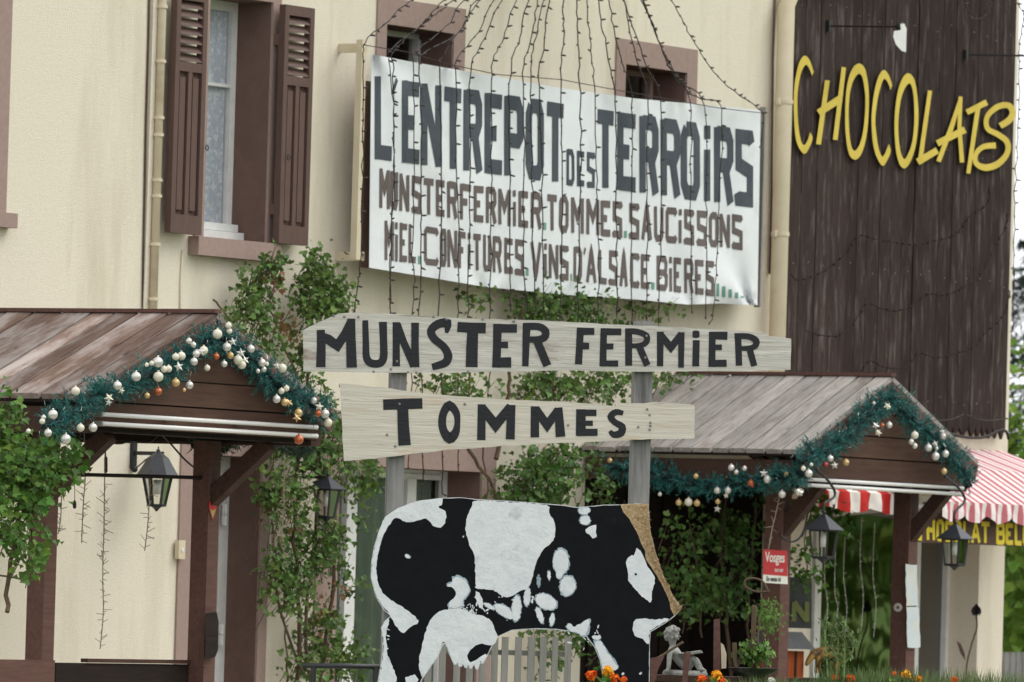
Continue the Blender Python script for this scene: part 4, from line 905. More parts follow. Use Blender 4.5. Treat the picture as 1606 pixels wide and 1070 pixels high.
def ell(cx, cy, a, b, rot=0, n=16): return [(cx + a*math.cos(t)*math.cos(rot)-b*math.sin(t)*math.sin(rot), cy + a*math.cos(t)*math.sin(rot)+b*math.sin(t)*math.cos(rot)) for t in [2*math.pi*i/n for i in range(n)]]
patches = [
 [(132, 165), (165, 138), (200, 116), (290, 83), (370, 72), (413, 70), (410, 98), (395, 108), (425, 130), (432, 160), (420, 195), (400, 210), (375, 205), (355, 185), (335, 165), (290, 175), (240, 182), (190, 162), (160, 190), (130, 240), (110, 300), (95, 370), (95, 440), (110, 500), (150, 550), (230, 600), (280, 640), (297, 668), (260, 690), (225, 718), (195, 695), (170, 650), (150, 620), (108, 565), (84, 510), (71, 450), (72, 380), (86, 300), (108, 225)],
 [(153, 645), (122, 682), (121, 720), (129, 800), (115, 900), (103, 970), (95, 1200), (170, 1200), (190, 957), (180, 900), (150, 830), (140, 740), (148, 700)],
 [(230, 938), (275, 920), (300, 945), (290, 965), (240, 960)],
 [(440, 605), (500, 600), (560, 625), (640, 650), (665, 700), (681, 738), (655, 780), (600, 770), (560, 790), (535, 830), (548, 860), (590, 840), (622, 820), (628, 838), (608, 864), (597, 858), (588, 884), (577, 893), (569, 874), (560, 878), (554, 889), (545, 889), (540, 870), (530, 886), (520, 884), (514, 868), (505, 880), (492, 878), (486, 862), (472, 872), (447, 815), (427, 766), (410, 772), (392, 828), (357, 878), (318, 936), (300, 870), (310, 800), (330, 720), (360, 650), (400, 615)],
 [(435, 490), (460, 475), (465, 455), (490, 447), (525, 465), (542, 500), (540, 530), (515, 555), (510, 590), (480, 600), (445, 595), (445, 570), (475, 545), (480, 520), (465, 500)],
 [(578, 78), (750, 86), (918, 100), (930, 140), (955, 180), (962, 220), (950, 270), (900, 320), (870, 370), (855, 430), (830, 500), (790, 515), (740, 545), (700, 540), (660, 512), (580, 500), (572, 440), (568, 350), (540, 280), (525, 210), (535, 150), (555, 110)],
 [(1076, 116), (1122, 112), (1124, 135), (1105, 146), (1080, 140)], ell(1105, 173, 25, 22), [(1105, 225), (1125, 205), (1160, 195), (1156, 225), (1158, 252), (1140, 258), (1125, 243)],
 ell(988, 375, 38, 60), ell(980, 435, 16, 22), ell(1020, 492, 36, 48, .2), ell(916, 568, 54, 34, .45), ell(880, 470, 8, 28), ell(930, 440, 8, 24), ell(824, 545, 15, 42, .1), ell(592, 560, 14, 46, -.3),
 ell(710, 612, 50, 24, .6), ell(772, 600, 22, 60, .05), ell(885, 635, 13, 40, -.35), ell(945, 655, 12, 30, .1), ell(640, 590, 30, 10, .5), ell(745, 640, 20, 12),
 [(1015, 690), (1030, 675), (1060, 690), (1115, 655), (1122, 680), (1105, 733), (1060, 716), (1038, 710)],
 [(1138, 735), (1175, 730), (1180, 748), (1150, 752)], [(1150, 770), (1180, 762), (1215, 820), (1240, 850), (1262, 885), (1250, 900), (1225, 925), (1225, 1100), (1204, 1100), (1200, 957), (1180, 850), (1165, 815)],
 [(1300, 375), (1325, 345), (1340, 342), (1355, 310), (1370, 320), (1388, 350), (1410, 400), (1442, 455), (1430, 520), (1425, 570), (1395, 555), (1350, 510), (1315, 465), (1310, 410)],
 [(1335, 690), (1345, 660), (1380, 648), (1440, 655), (1506, 648), (1498, 664), (1420, 709), (1414, 775), (1385, 750), (1345, 730)],
 ell(245, 348, 13, 8, .6, 8), ell(1288, 918, 6, 6, 0, 8), ell(1372, 915, 6, 5, 0, 8), ell(515, 252, 3, 3, 0, 6),
]
for i, p in enumerate(patches):
    if i not in (2, 4, 16): p = smooth_path(p, 3, True)
    cx0 = sum(q[0] for q in p)/len(p); cy0 = sum(q[1] for q in p)/len(p); big = max(q[0] for q in p)-min(q[0] for q in p)
    if big < 130 and big > 14:                      # a thin blue-grey brushed rim round the smaller patches
        rim = [(cx0+(q[0]-cx0)*1.13, cy0+(q[1]-cy0)*1.13) for q in p]
        if i not in (1, 2, 8, 16, 24): obj('grey_rim', slab(jag(ck(rim), 3, 1.3, rnd=rc), PC, .0166+.00002*i, .0003), 'cow_grey', cow)
    p = jag(ck(p), 3, 1.0 if big < 130 else .8, rnd=rc)
    obj('white_patch', slab(p, PC, .0175, .0008+.00005*i), 'cow_white', cow)
# flecks of paint around the saddle and the belly
V, Fc = [], []
for _ in range(80):
    cx_, cy_ = rc.choice([(rc.uniform(575, 860), rc.gauss(530, 22)), (rc.uniform(560, 960), rc.gauss(600, 40)), (rc.uniform(1020, 1200), rc.gauss(720, 35)), (rc.uniform(130, 160), rc.uniform(650, 900)), (rc.uniform(450, 640), rc.gauss(600, 14))])
    q = [(560+a/3.0885, 760+b/3.0885) for a, b in ell(cx_, cy_, rc.uniform(3, 14), rc.uniform(1.5, 5), rc.uniform(0, 3), 6)]
    v, f = slab(q, PC, .0172, .0022); b = len(V); V += v; Fc += [tuple(k+b for k in t) for t in f]
obj('paint_flecks', (V, Fc), 'cow_white', cow, kind='stuff')
obj('eye', slab(ck(ell(1350, 435, 6, 6, 0, 10)), PC, .0195, .001), 'cow_black', cow)
# splinters on the bare broken edge
V, Fc = [], []
for _ in range(900):
    t = rc.random(); yy = lerp(100, 630, t); xr = interp(yy, (94, 225, 324, 438, 543, 598, 636), (1411, 1421, 1445, 1482, 1532, 1574, 1541)); xl = interp(yy, (100, 165, 250, 320, 400, 490, 570, 634), (1275, 1318, 1365, 1395, 1425, 1480, 1515, 1536))
    xx = lerp(xl, xr, rc.random()**.6)
    p = PC(560+xx/3.0885, 760+yy/3.0885, .016); e = (SR*rc.uniform(-1, 1)+Vector((0, 0, rc.uniform(-1, 1)))+SN*rc.uniform(0, .8))*.011; s = Vector((rc.uniform(-1, 1), rc.uniform(-1, 1), rc.uniform(-1, 1)))*.003
    b = len(V); V += [p-s, p+s, p+e]; Fc.append((b, b+1, b+2))
obj('splinters', (V, Fc), 'chipboard', cow, kind='stuff')
# ================================================================== lanterns
def lantern(name, label, c, s, hr, hb, taper, n=4, mount=(), mmat='iron_black', bell=False, rot=0.0, group=None, mr=.008):
    """c: centre of the roof's lower edge ; s: side ; body tapers downward to taper*s"""
    c = Vector(c); t = thing(name, label, 'lantern', tuple(c), group)
    R = s/2*(math.sqrt(2) if n == 4 else 1.1); a0 = rot+(math.pi/4 if n == 4 else 0)
    ring = lambda r, z: [c+Vector((r*math.cos(a0+2*math.pi*k/n), r*math.sin(a0+2*math.pi*k/n), z)) for k in range(n)]
    prof = [(R, 0), (R, .006), (R*.72, hr*.45), (R*.5, hr*.8), (R*.2, hr), (.012, hr*1.05)] if bell else [(R, 0), (R, .005), (.014, hr)]
    V, Fc = [], []
    for r, z in prof: V += ring(r, z)
    for i in range(len(prof)-1):
        for k in range(n): Fc.append((i*n+k, i*n+(k+1) % n, (i+1)*n+(k+1) % n, (i+1)*n+k))
    Fc.append(tuple(range(n-1, -1, -1)))
    obj('roof', (V, Fc), 'lantern_black', t)
    obj('finial', join(sphere(c+Vector((0, 0, hr+.012)), .011, 8, 6), tube([c+Vector((0, 0, hr-.01)), c+Vector((0, 0, hr+.035))], .004, 6)), 'iron_black', t)
    Rb, Rt = R*.68*taper, R*.68
    T, B = ring(Rt, -.001), ring(Rb, -hb)
    bars = [beam(T[k], B[k], .010, .010) for k in range(n)] + [beam(B[k], B[(k+1) % n], .012, .012) for k in range(n)] + [beam(T[k], T[(k+1) % n], .010, .010) for k in range(n)]
    obj('frame', join(*bars), 'iron_black', t)
    obj('base', join(hexa(*B, Vector((0, 0, -.008))) if n == 4 else tube([c+Vector((0, 0, -hb)), c+Vector((0, 0, -hb-.008))], Rb, n), lathe(c+Vector((0, 0, -hb-.008)), [(Rb*.6, 0), (Rb*.3, -.012), (.004, -.025)], 8)), 'iron_black', t)
    for k in range(n):
        a, b, d, e = [p.lerp(c+Vector((0, 0, p.z-c.z)), .04) for p in (T[k], T[(k+1) % n], B[(k+1) % n], B[k])]
        obj('glass', ([a, b, d, e], [(0, 1, 2, 3)]), 'pane_glass', t)
    obj('bulb', tube([c+Vector((0, 0, -.015)), c+Vector((0, 0, -hb*.62))], s*.11, 10), 'milky', t, smooth=True)
    if mount: obj('hook', tube(smooth_path([tuple(p) for p in mount], 5), mr, 7), mmat, t, smooth=True)
    return t
YH = YR-.12
lantern('hanging_lantern', 'black four-sided lantern hanging from the left end of the right porch gable', P(1292, 832, YH), .172, .09, .155, .76, mount=[P(1281, 737, YH), P(1297, 752, YH), P(1308, 768, YH), P(1309, 778, YH), P(1301, 785, YH), P(1293, 790, YH), P(1291.5, 806, YH)], group='black lanterns hung from the right porch gable')
lantern('hanging_lantern', 'black four-sided lantern hanging from the right porch gable before the yellow-lettered board', P(1498, 846, YH), .162, .085, .15, .76, mount=[P(1482, 748, YH), P(1500, 762, YH), P(1512, 778, YH), P(1512, 788, YH), P(1503, 797, YH), P(1497, 805, YH), P(1496.5, 820, YH)], group='black lanterns hung from the right porch gable')
YW = -.2
wl = lantern('wall_lantern', 'black six-sided wall lantern on a bracket arm beside the door of the left porch', P(247, 748, YW), .205, .125, .15, .6, n=6, bell=True)
a = P(207, 708, 0); b = P(247, 711, YW)
obj('wall_plate', join(box(a.x-.02, a.x+.02, -.02, -.001, a.z-.09, a.z+.07), sphere((a.x, -.02, a.z+.075), .02, 8, 6), sphere((a.x, -.02, a.z-.095), .018, 8, 6)), 'iron_black', wl)
obj('arm', join(beam((a.x, -.02, b.z), (a.x, b.y, b.z), .016, .02), tube(smooth_path([(a.x, -.03, b.z-.08), (a.x, -.07, b.z-.05), (a.x, -.1, b.z-.03), (a.x, -.13, b.z-.05), (a.x, -.16, b.z-.012)], 5), .004, 5)), 'iron_black', wl)
vl = lantern('wall_lantern', 'dark wall lantern half hidden in the climbing leaves beside the garden window', P(513, 768, -.28), .15, .07, .15, .6)
obj('arm', beam(P(512, 752, -.28)+Vector((0, 0, .01)), P(512, 752, -.28)+Vector((0, .28, .01)), .014, .014), 'iron_black', vl)
# ================================================================== strings of small unlit lamps
def light_string(label, pts, spacing=.062, group=None, name='string_lights', r=.0037, m='wire_dark', bm='wire_dark', blen=.031, side=None, wig=.009, br=.006):
    rg = random.Random(int(pts[0].x*1000) & 0xffff)
    sm = [Vector(p) for p in smooth_path([tuple(p) for p in pts], 6)]
    fine = []
    for i in range(len(sm)-1):
        k = max(1, int((sm[i+1]-sm[i]).length/.05))
        for j in range(k): fine.append(sm[i].lerp(sm[i+1], j/k)+Vector((rg.uniform(-wig, wig), rg.uniform(-wig, wig)*.5, 0)))
    fine.append(sm[-1])
    t = thing(name, label, 'string lights', tuple(sm[0]), group)
    obj('wire', tube(fine, r, 4), m, t)
    V, Fc = [], []; acc = 0
    for i in range(1, len(fine)):
        acc += (fine[i]-fine[i-1]).length
        if acc > spacing:
            acc = rg.uniform(-.02, .02); p = fine[i]; d = Vector((rg.choice((-1, 1))*rg.uniform(.6, 1), rg.uniform(-.9, .1), rg.uniform(-.35, .35))).normalized()
            v, f = tube([p, p+d*blen*.6, p+d*blen], [br*.8, br, br*.25], 5); b = len(V); V += v; Fc += [tuple(k+b for k in q) for q in f]
    obj('bulbs', (V, Fc), bm, t, kind='stuff')
    return t
YS = -.33
STR = [
 [(646, 0), (604, 38), (572, 66), (571, 120), (566, 400), (562, 440), (556, 495)],
 [(697, 0), (672, 28), (655, 44), (612, 78), (610, 95), (618, 180), (616, 300), (612, 400), (611, 500)],
 [(712, 0), (680, 25), (660, 42), (618, 80), (617, 120), (618, 260), (613, 420), (613, 500)],
 [(727, 0), (700, 42), (652, 82), (648, 100), (650, 250), (648, 400), (650, 450), (645, 520), (645, 640), (640, 735)],
 [(747, 0), (720, 50), (662, 85), (657, 100), (661, 250), (660, 420), (658, 520), (662, 640), (662, 775)],
 [(752, 0), (727, 40), (692, 92), (690, 110), (693, 250), (691, 400), (687, 520), (694, 640), (694, 775)],
 [(775, 0), (750, 50), (716, 95), (716, 130), (717, 280), (719, 430), (717, 520), (718, 640), (719, 740)],
 [(788, 0), (760, 60), (738, 110), (738, 200), (736, 330), (735, 450), (733, 510)],
 [(810, 0), (790, 60), (771, 105), (771, 200), (770, 400), (769, 510)],
 [(828, 0), (815, 60), (800, 115), (799, 250), (800, 400), (801, 490)],
 [(845, 0), (833, 60), (821, 115), (822, 250), (821, 400), (828, 490)],
 [(854, 0), (840, 60), (832, 120), (834, 230), (837, 400), (841, 490)],
 [(863, 0), (853, 70), (846, 120), (849, 250), (852, 400), (855, 510)],
 [(885, 0), (884, 60), (879, 125), (882, 280), (880, 440), (877, 510)],
 [(905, 0), (906, 60), (909, 130), (911, 250), (908, 400), (906, 510)],
 [(921, 0), (926, 70), (932, 135), (935, 250), (938, 350), (939, 510)],
 [(938, 0), (948, 60), (958, 110), (965, 160), (967, 300), (967, 510)],
 [(954, 0), (966, 60), (978, 105), (990, 150), (991, 300), (990, 440), (993, 510)],
 [(978, 0), (990, 60), (1000, 100), (1016, 152), (1015, 250), (1015, 400), (1015, 510)],
 [(978, 0), (995, 50), (1014, 105), (1036, 158), (1038, 300), (1035, 420), (1033, 510)],
 [(1006, 0), (1025, 45), (1042, 90), (1060, 125), (1082, 158), (1083, 300), (1085, 490)],
 [(1007, 0), (1028, 50), (1044, 92), (1070, 130), (1105, 165), (1108, 300), (1107, 500)],
 [(1008, 0), (1024, 40), (1045, 90), (1075, 140), (1100, 155), (1131, 170), (1129, 280), (1120, 470), (1112, 510)],
]
ST_L = ['down the left upright beside the banner', 'over the banner apostrophe, left of two close ones', 'over the banner apostrophe, right of two close ones', 'over the right end of the first E of the banner', 'between the first E and N of the banner', 'along the right edge of the first N of the banner', 'over the right end of the first T of the banner', 'over the first big R of the banner', 'over the second big E of the banner', 'over the P of the banner', 'between the P and the first O of the banner', 'over the left side of the first O of the banner', 'over the right side of the first O of the banner', 'over the T that ends the first big word', 'over the E of the small word DES', 'in the gap just after the small word DES', 'between the T and E of the second big word', 'over the right end of the E in TERROiRS', 'over the first R in TERROiRS', 'at the left edge of the second R in TERROiRS', 'over the O in TERROiRS', 'over the small i in TERROiRS', 'over the last R in TERROiRS']
for L, ll in zip(STR, ST_L):
    ax, ay = 925, -170; x0_, y0_ = L[0]
    pts = [P(lerp(x0_, ax, .8), lerp(0, ay, .8), YS+.1), P(lerp(x0_, ax, .4), lerp(0, ay, .4), YS+.05)] + [P(x, y, YS) for x, y in L]
    light_string('string of unlit bulbs hanging '+ll, pts, group='strings of unlit bulbs in front of the banner')
light_string('single dark string of bulbs slanting to the top right corner of the banner', [P(990, -100, YS)] + [P(x, y, YS) for x, y in [(1052, 0), (1075, 42), (1100, 85), (1130, 125), (1160, 150), (1195, 177), (1193, 230)]])
wr = obj('tie_wire', tube([P(573, 71, -.28), P(640, 82, -.28), P(700, 100, -.27), P(780, 117, -.27), P(880, 125, -.27), P(960, 140, -.27), P(1060, 158, -.27), P(1130, 170, -.27), P(1200, 178, -.26)], .0025, 4), 'wire_dark'); tag(wr, 'thin wire stretched along the top edge of the banner', 'wire')
s_ = lambda L: [P(1180+x/3.148, 300+y/3.148, CY-.05) for x, y in L]
for lb, L in (('uppermost swag of unlit bulbs looped across the dark boards under the yellow letters', [(195, 410), (230, 438), (340, 400), (450, 320), (525, 222), (620, 240), (800, 265), (900, 245), (1000, 215), (1070, 130), (1160, 60), (1165, -20)]),
 ('middle swag of unlit bulbs looped across the dark boards', [(270, 690), (370, 715), (470, 690), (560, 560), (640, 580), (720, 590), (800, 560), (870, 505), (950, 515), (1050, 470), (1135, 400), (1160, 340), (1250, 180), (1255, 110)]),
 ('lowest swag of unlit bulbs on the dark boards, just above the porch ridge', [(450, 915), (540, 880), (575, 835), (640, 865), (700, 875), (770, 860), (820, 800), (900, 820), (1000, 800), (1090, 770), (1160, 690), (1240, 610), (1270, 490)])):
    light_string(lb, s_(L), spacing=.06, blen=.02, r=.004, bm='timber_black', m='timber_black', br=.007)
light_string('short string of bulbs along the toothed bottom edge of the dark boards', [P(1180+x/3.566, 560+y/3.566, CY-.05) for x, y in [(1000, 357), (1070, 355), (1130, 345), (1190, 322), (1250, 345), (1330, 356), (1430, 345)]], spacing=.06, blen=.02)
light_string('tangle of bulbs hanging at the upper right corner of the dark boards', [P(x, y, CY-.1) for x, y in [(1512, -10), (1518, 22), (1532, 30), (1546, 24), (1556, 2), (1570, -6), (1590, 2), (1602, 14), (1606, 30), (1600, 60), (1598, 120), (1597, 200), (1592, 300), (1590, 420), (1588, 520)]], spacing=.05)
o = obj('cable', tube(smooth_path([tuple(P(1180+x/3.566, 560+y/3.566, CY-.06)) for x, y in [(1090, 425), (1200, 450), (1300, 447), (1380, 412), (1420, 418), (1432, 460)]], 4), .010, 6), 'wire_dark', smooth=True); tag(o, 'thick grey cable sagging under the toothed edge of the dark boards', 'cable')
# prickly icicle strands under the left porch and on the vine
def icicle(label, pts, m='icicle_pale', dens=.011, ln=.055, y0=0.0, r=.0032):
    rg = random.Random(int(pts[0].x*977) & 0xffff); sm = [Vector(p) for p in smooth_path([tuple(p) for p in pts], 8)]
    t = thing('icicle_strand', label, 'light strand', tuple(sm[0])); obj('wire', tube(sm, r, 4), m, t)
    V, Fc = [], []
    for i in range(len(sm)-1):
        if sm[i].z > sm[0].z - y0: continue
        k = max(1, int((sm[i+1]-sm[i]).length/dens))
        for j in range(k):
            p = sm[i].lerp(sm[i+1], j/k); d = Vector((rg.choice((-1, 1))*rg.uniform(.4, 1), rg.uniform(-.8, .8), rg.uniform(-.5, .9))).normalized()
            v, f = tube([p, p+d*rg.uniform(.4, 1)*ln], [.0022, .0016], 3, False); b = len(V); V += v; Fc += [tuple(q+b for q in g_) for g_ in f]
    obj('spikes', (V, Fc), m, t, kind='stuff')
YI = -1.3
icicle('long prickly strand hanging nearly to the dark board inside the left porch', [P(x, y, YI) for x, y in [(165, 690), (164, 760), (163, 830), (161, 900), (162, 960), (157, 1018)]], y0=.22, dens=.009)
icicle('shorter prickly strand hanging left of the long one inside the left porch', [P(x, y, YI) for x, y in [(132, 680), (134, 740), (130, 800), (128, 852)]], y0=.15, dens=.01)
icicle('prickly strand hanging in front of the six-sided wall lantern', [P(x, y, YI) for x, y in [(236, 735), (234, 790), (231, 830), (227, 864)]], y0=.02, dens=.014)
icicle('prickly strand hanging beside the left post of the left porch', [P(x, y, YI) for x, y in [(102, 745), (97, 780), (95, 815), (91, 838)]], y0=.02, dens=.014)
icicle('pale bristly strand hanging down the climbing vine right of the left porch', [P(x, y, -.75) for x, y in [(447, 690), (446, 760), (444, 820), (440, 850), (449, 872)]], dens=.008, ln=.045, y0=.15)
icicle('bristly strand hanging on the left brace of the right porch', [P(x, y, -1.3) for x, y in [(1224, 770), (1218, 800), (1211, 830), (1205, 862)]], dens=.009, ln=.05)
def small_tube(name, label, cat, pts, r, m, k=5):
    o = obj(name, tube(smooth_path([tuple(p) for p in pts], k), r, 6), m, smooth=True); return tag(o, label, cat)
small_tube('cable', 'dark cable looping under the left porch gable', 'cable', [P(x, y, YI) for x, y in [(150, 690), (185, 696), (205, 692), (232, 694), (250, 682), (262, 690), (285, 716), (300, 730), (312, 737)]], .005, 'iron_black')
small_tube('cable', 'thin cable hanging in a loop at the left post of the right porch', 'cable', [P(x, y, -1.2) for x, y in [(1222, 838), (1230, 846), (1242, 850), (1254, 844), (1262, 828), (1268, 800), (1272, 770)]], .006, 'iron_black')
for lb, (x, ya, yb, yc) in (('dark plug hanging on a thin wire above the rod of the left porch', (166, 690, 716, 742)), ('dark plug hanging below the rod near the left post', (117, 748, 785, 798))):
    o = obj('hanging_plug', join(tube([P(x, ya, YI), P(x, yb, YI)], .002, 4), tube([P(x, yb, YI), P(x, yb+3, YI), P(x, yc-2, YI), P(x, yc, YI)], [.004, .009, .009, .004], 8)), 'iron_black'); tag(o, lb, 'plug')
# ================================================================== awnings and the board under them
aw = thing('awning', 'faded red and white striped awning at the right corner of the house', 'awning', tuple(P(1540, 740, -.4)))
xl_, xr_ = X(1300, 700), X(1575, 706)
prof = [(-.005, Z(1540, 705, 0)), (-.42, Z(1540, 736, -.42)), (-.8, Z(1540, 789, -.8))]
V, Fc = [], []; nx = 40
for (y, z) in prof:
    for i in range(nx+1): V.append((lerp(xl_, xr_, i/nx), y, z-.006*math.sin(i*.9)**2))
for j in range(2):
    for i in range(nx): Fc.append((j*(nx+1)+i, j*(nx+1)+i+1, (j+1)*(nx+1)+i+1, (j+1)*(nx+1)+i))
n = len(V); V += [(x, y+.002, z-.003) for x, y, z in V]; Fc += [tuple(i+n for i in reversed(f)) for f in Fc]
obj('canopy', (V, Fc), 'awning_red', aw)
def valance(xa, xb, y, z, h, per, m, parent, amp=.03):
    V, Fc = [], []; n = int((xb-xa)/.008)
    for i in range(n+1):
        x = lerp(xa, xb, i/n); yy = y + .012*math.sin(x*31); V += [(x, y, z), (x, yy, z-h*.5), (x, yy, z-h+amp*(abs(math.sin(math.pi*x/per)) if True else 0)*-1+amp)]
        if i: b = 3*i; Fc += [(b-3, b, b+1, b-2), (b-2, b+1, b+2, b-1)]
    return obj('valance', (V, Fc), m, parent)
valance(xl_, xr_, -.803, prof[2][1], .125, .31, 'awning_red', aw, .045)
obj('front_bar', tube([(xl_, -.79, prof[2][1]-.012), (xr_, -.79, prof[2][1]-.012)], .012, 8), 'white_paint', aw)
for s in (xl_+.05, xr_-.05): obj('arm', beam((s, -.02, prof[2][1]-.1), (s, -.78, prof[2][1]-.02), .02, .02), 'white_paint', aw)
ab = thing('awning', 'small bright red and white awning seen through the right porch', 'awning', tuple(P(1340, 780, -.4)))
xa_, xb_ = X(1262, 780, -.45), X(1401, 780, -.45); za = Z(1340, 772, -.45)
V = [(xa_, -.005, za+.22), (xb_, -.005, za+.22), (xb_, -.45, za), (xa_, -.45, za)]
obj('canopy', (V+[(x, y+.002, z-.003) for x, y, z in V], [(0, 1, 2, 3), (7, 6, 5, 4)]), 'awning_bright', ab)
valance(xa_, xb_, -.452, za, .125, .5, 'awning_bright', ab, .03)
sb = thing('shop_sign', 'brown board with yellow hand-painted letters CHOCOLAT BELGE under the striped awning', 'sign', tuple(P(1540, 838, -.72)))
YB = -.72
fb = lambda x, y, off=0: P(x, y, YB-off)
za0, zb0 = Z(1500, 814, YB), Z(1500, 853, YB)
obj('board', box(X(1420, 830, YB), X(1668, 840, YB), YB, YB+.02, zb0, za0+.03), 'sign_brown', sb)
tb = lambda x: interp(x, (1454, 1600), (815, 822)); bb = lambda x: interp(x, (1454, 1600), (847, 855))
for ch, (p, q) in zip("HOCOLATBELGE", [(1454, 1466), (1469, 1480), (1483, 1494), (1497, 1508), (1511, 1520), (1524, 1537), (1539, 1552), (1563, 1576), (1578, 1589), (1592, 1602), (1605, 1617), (1620, 1631)]):
    obj('letter', glyph(ch, p, q, tb, bb, fb, .0005, .002, 7.5, xs=1.9, amp=.4), 'yellow_paint', sb)
obj('letter', ribbon([(1447, 817, 5), (1438, 822, 8), (1434, 832, 7), (1437, 841, 9), (1446, 843, 11)], fb, .0005, .002, xs=1.9, k=4), 'yellow_paint', sb)
# ================================================================== notices
def text_mesh(s, parent, name, m, fn_pt, h, xdir, up, nrm, squeeze=1.0, bold=0.0):
    cu = bpy.data.curves.new(name, 'FONT'); cu.body = s; cu.size = h; cu.extrude = .0006; cu.offset = bold; cu.align_x = 'LEFT'
    ob = bpy.data.objects.new(name, cu); me = bpy.data.meshes.new_from_object(ob); bpy.data.objects.remove(ob); bpy.data.curves.remove(cu)
    vs = [fn_pt + xdir*(v.co.x*squeeze) + up*v.co.y + nrm*v.co.z for v in me.vertices]; fs = [tuple(p.vertices) for p in me.polygons]
    return obj(name, (vs, fs), m, parent)
YV = -1.25
vs_ = thing('notice_sign', 'small red and white sign reading Vosges terroir on the left post of the right porch', 'sign', tuple(P(1216, 888, YV)))
fv = lambda x, y, off=0: P(x, y, YV-off)
obj('panel', slab([(1197, 861.5), (1234.5, 864), (1235.5, 916.5), (1196.5, 914)], fv, 0, .006), 'white_plastic', vs_)
obj('red_field', slab([(1197, 861.5), (1234.5, 864), (1235, 904), (1197, 901)], fv, .0062, .001), 'red_plastic', vs_)
xd, upv, nv = Vector((1, 0, 0)), Vector((0, 0, 1)), Vector((0, -1, 0))
text_mesh('Vosges', vs_, 'lettering', 'white_plastic', P(1200, 881, YV-.0085), .082, xd, upv, nv, .98, .0012)
text_mesh('terroir', vs_, 'lettering', 'white_plastic', P(1215, 897, YV-.0085), .036, xd, upv, nv)
text_mesh('En vente ici', vs_, 'lettering', 'iron_black', P(1202, 911.5, YV-.0075), .04, xd, upv, nv, .9, .0006)
nb = thing('notice_sheet', 'long pale plastic-wrapped notice fixed to the right post of the right porch', 'notice', tuple(P(1430, 950, -1.14)))
fn_ = lambda x, y, off=0: P(x, y, -1.128-off)
obj('upper_sheet', slab(jag([(1420, 885), (1438, 886), (1440, 950), (1422, 950)], 8, .7), fn_, .002, .008), 'pale_sheet', nb)
obj('lower_sheet', slab(jag([(1422, 952), (1441, 952), (1442.5, 990), (1443, 1016), (1423, 1016)], 8, .7), fn_, .002, .008), 'pale_sheet', nb)
dk = obj('glass_disc', lathe(P(1408, 953, -1.2), [(.008, .004), (.022, .004), (.026, 0), (.022, -.004), (.008, -.004)], 16, Vector((-.85, -.52, 0))), 'slat_grey'); tag(dk, 'small pale round disc on the dark side of the right post of the right porch', 'disc')
vn = thing('price_board', 'black board with olive letters VIN leaning in the right porch', 'board', tuple(P(1245, 945, -.6)))
fvn = lambda x, y, off=0: P(x, y, -.6-off)
obj('panel', slab([(1200, 903), (1273, 907), (1273, 986), (1200, 984)], fvn, 0, .02), 'iron_black', vn)
for ch, (p, q) in zip("VIN", [(1203, 1220), (1224, 1236), (1243, 1268)]): obj('letter', glyph(ch, p, q, lambda x: 944, lambda x: 975, fvn, .021, .002, 12, xs=1.7, amp=.5), 'olive_letter', vn)
pn = thing('pennant', 'tiny red and yellow pennant pinned on the right post of the left porch', 'pennant', tuple(P(335, 800, -1.46)))
fp = lambda x, y, off=0: P(x, y, -1.452-off)
obj('cloth', slab([(327.5, 787), (341, 788), (340, 797), (333.5, 817), (328, 799)], fp, 0, .003), 'red_plastic', pn)
obj('emblem', slab([(329.5, 798), (333, 801), (338.5, 798), (337, 805), (333.5, 813.5), (331, 805)], fp, .0035, .001), 'bauble_gold', pn)
bx_ = thing('bell_box', 'small cream bell box on the wall at the left door surround', 'bell', tuple(P(276, 862, 0)))
for i_, (px_, ya_, yb_, yc_) in enumerate(((1296, 830, 900, 1000), (1312, 825, 920, 985), (1326, 830, 900, 1005), (1352, 812, 880, 990), (1372, 820, 900, 1000))):
    icicle('thin pale strand hanging before the shop window, '+('first', 'second', 'third', 'fourth', 'fifth')[i_]+' from the left lantern', [P(px_, ya_, -.12), P(px_-3, yb_, -.12), P(px_+2, (yb_+yc_)/2, -.12), P(px_-2, yc_, -.12)], dens=.03, ln=.02, r=.0016, m='milky')
a = P(276, 862, 0); obj('case', box(a.x-.03, a.x+.03, -.04, -.013, a.z-.05, a.z+.05), 'pipe_cream', bx_); obj('button', tube([(a.x, -.044, a.z), (a.x, -.04, a.z)], .012, 10), 'white_paint', bx_)
pq = obj('door_plaque', slab([(322, 962), (340, 960), (343, 975), (342, 1020), (338, 1030), (322, 1034)], lambda x, y, off=0: P(x, y, -1.47-off), 0, .03), 'timber_black'); tag(pq, 'dark rounded plaque low on the right post of the left porch', 'plaque')
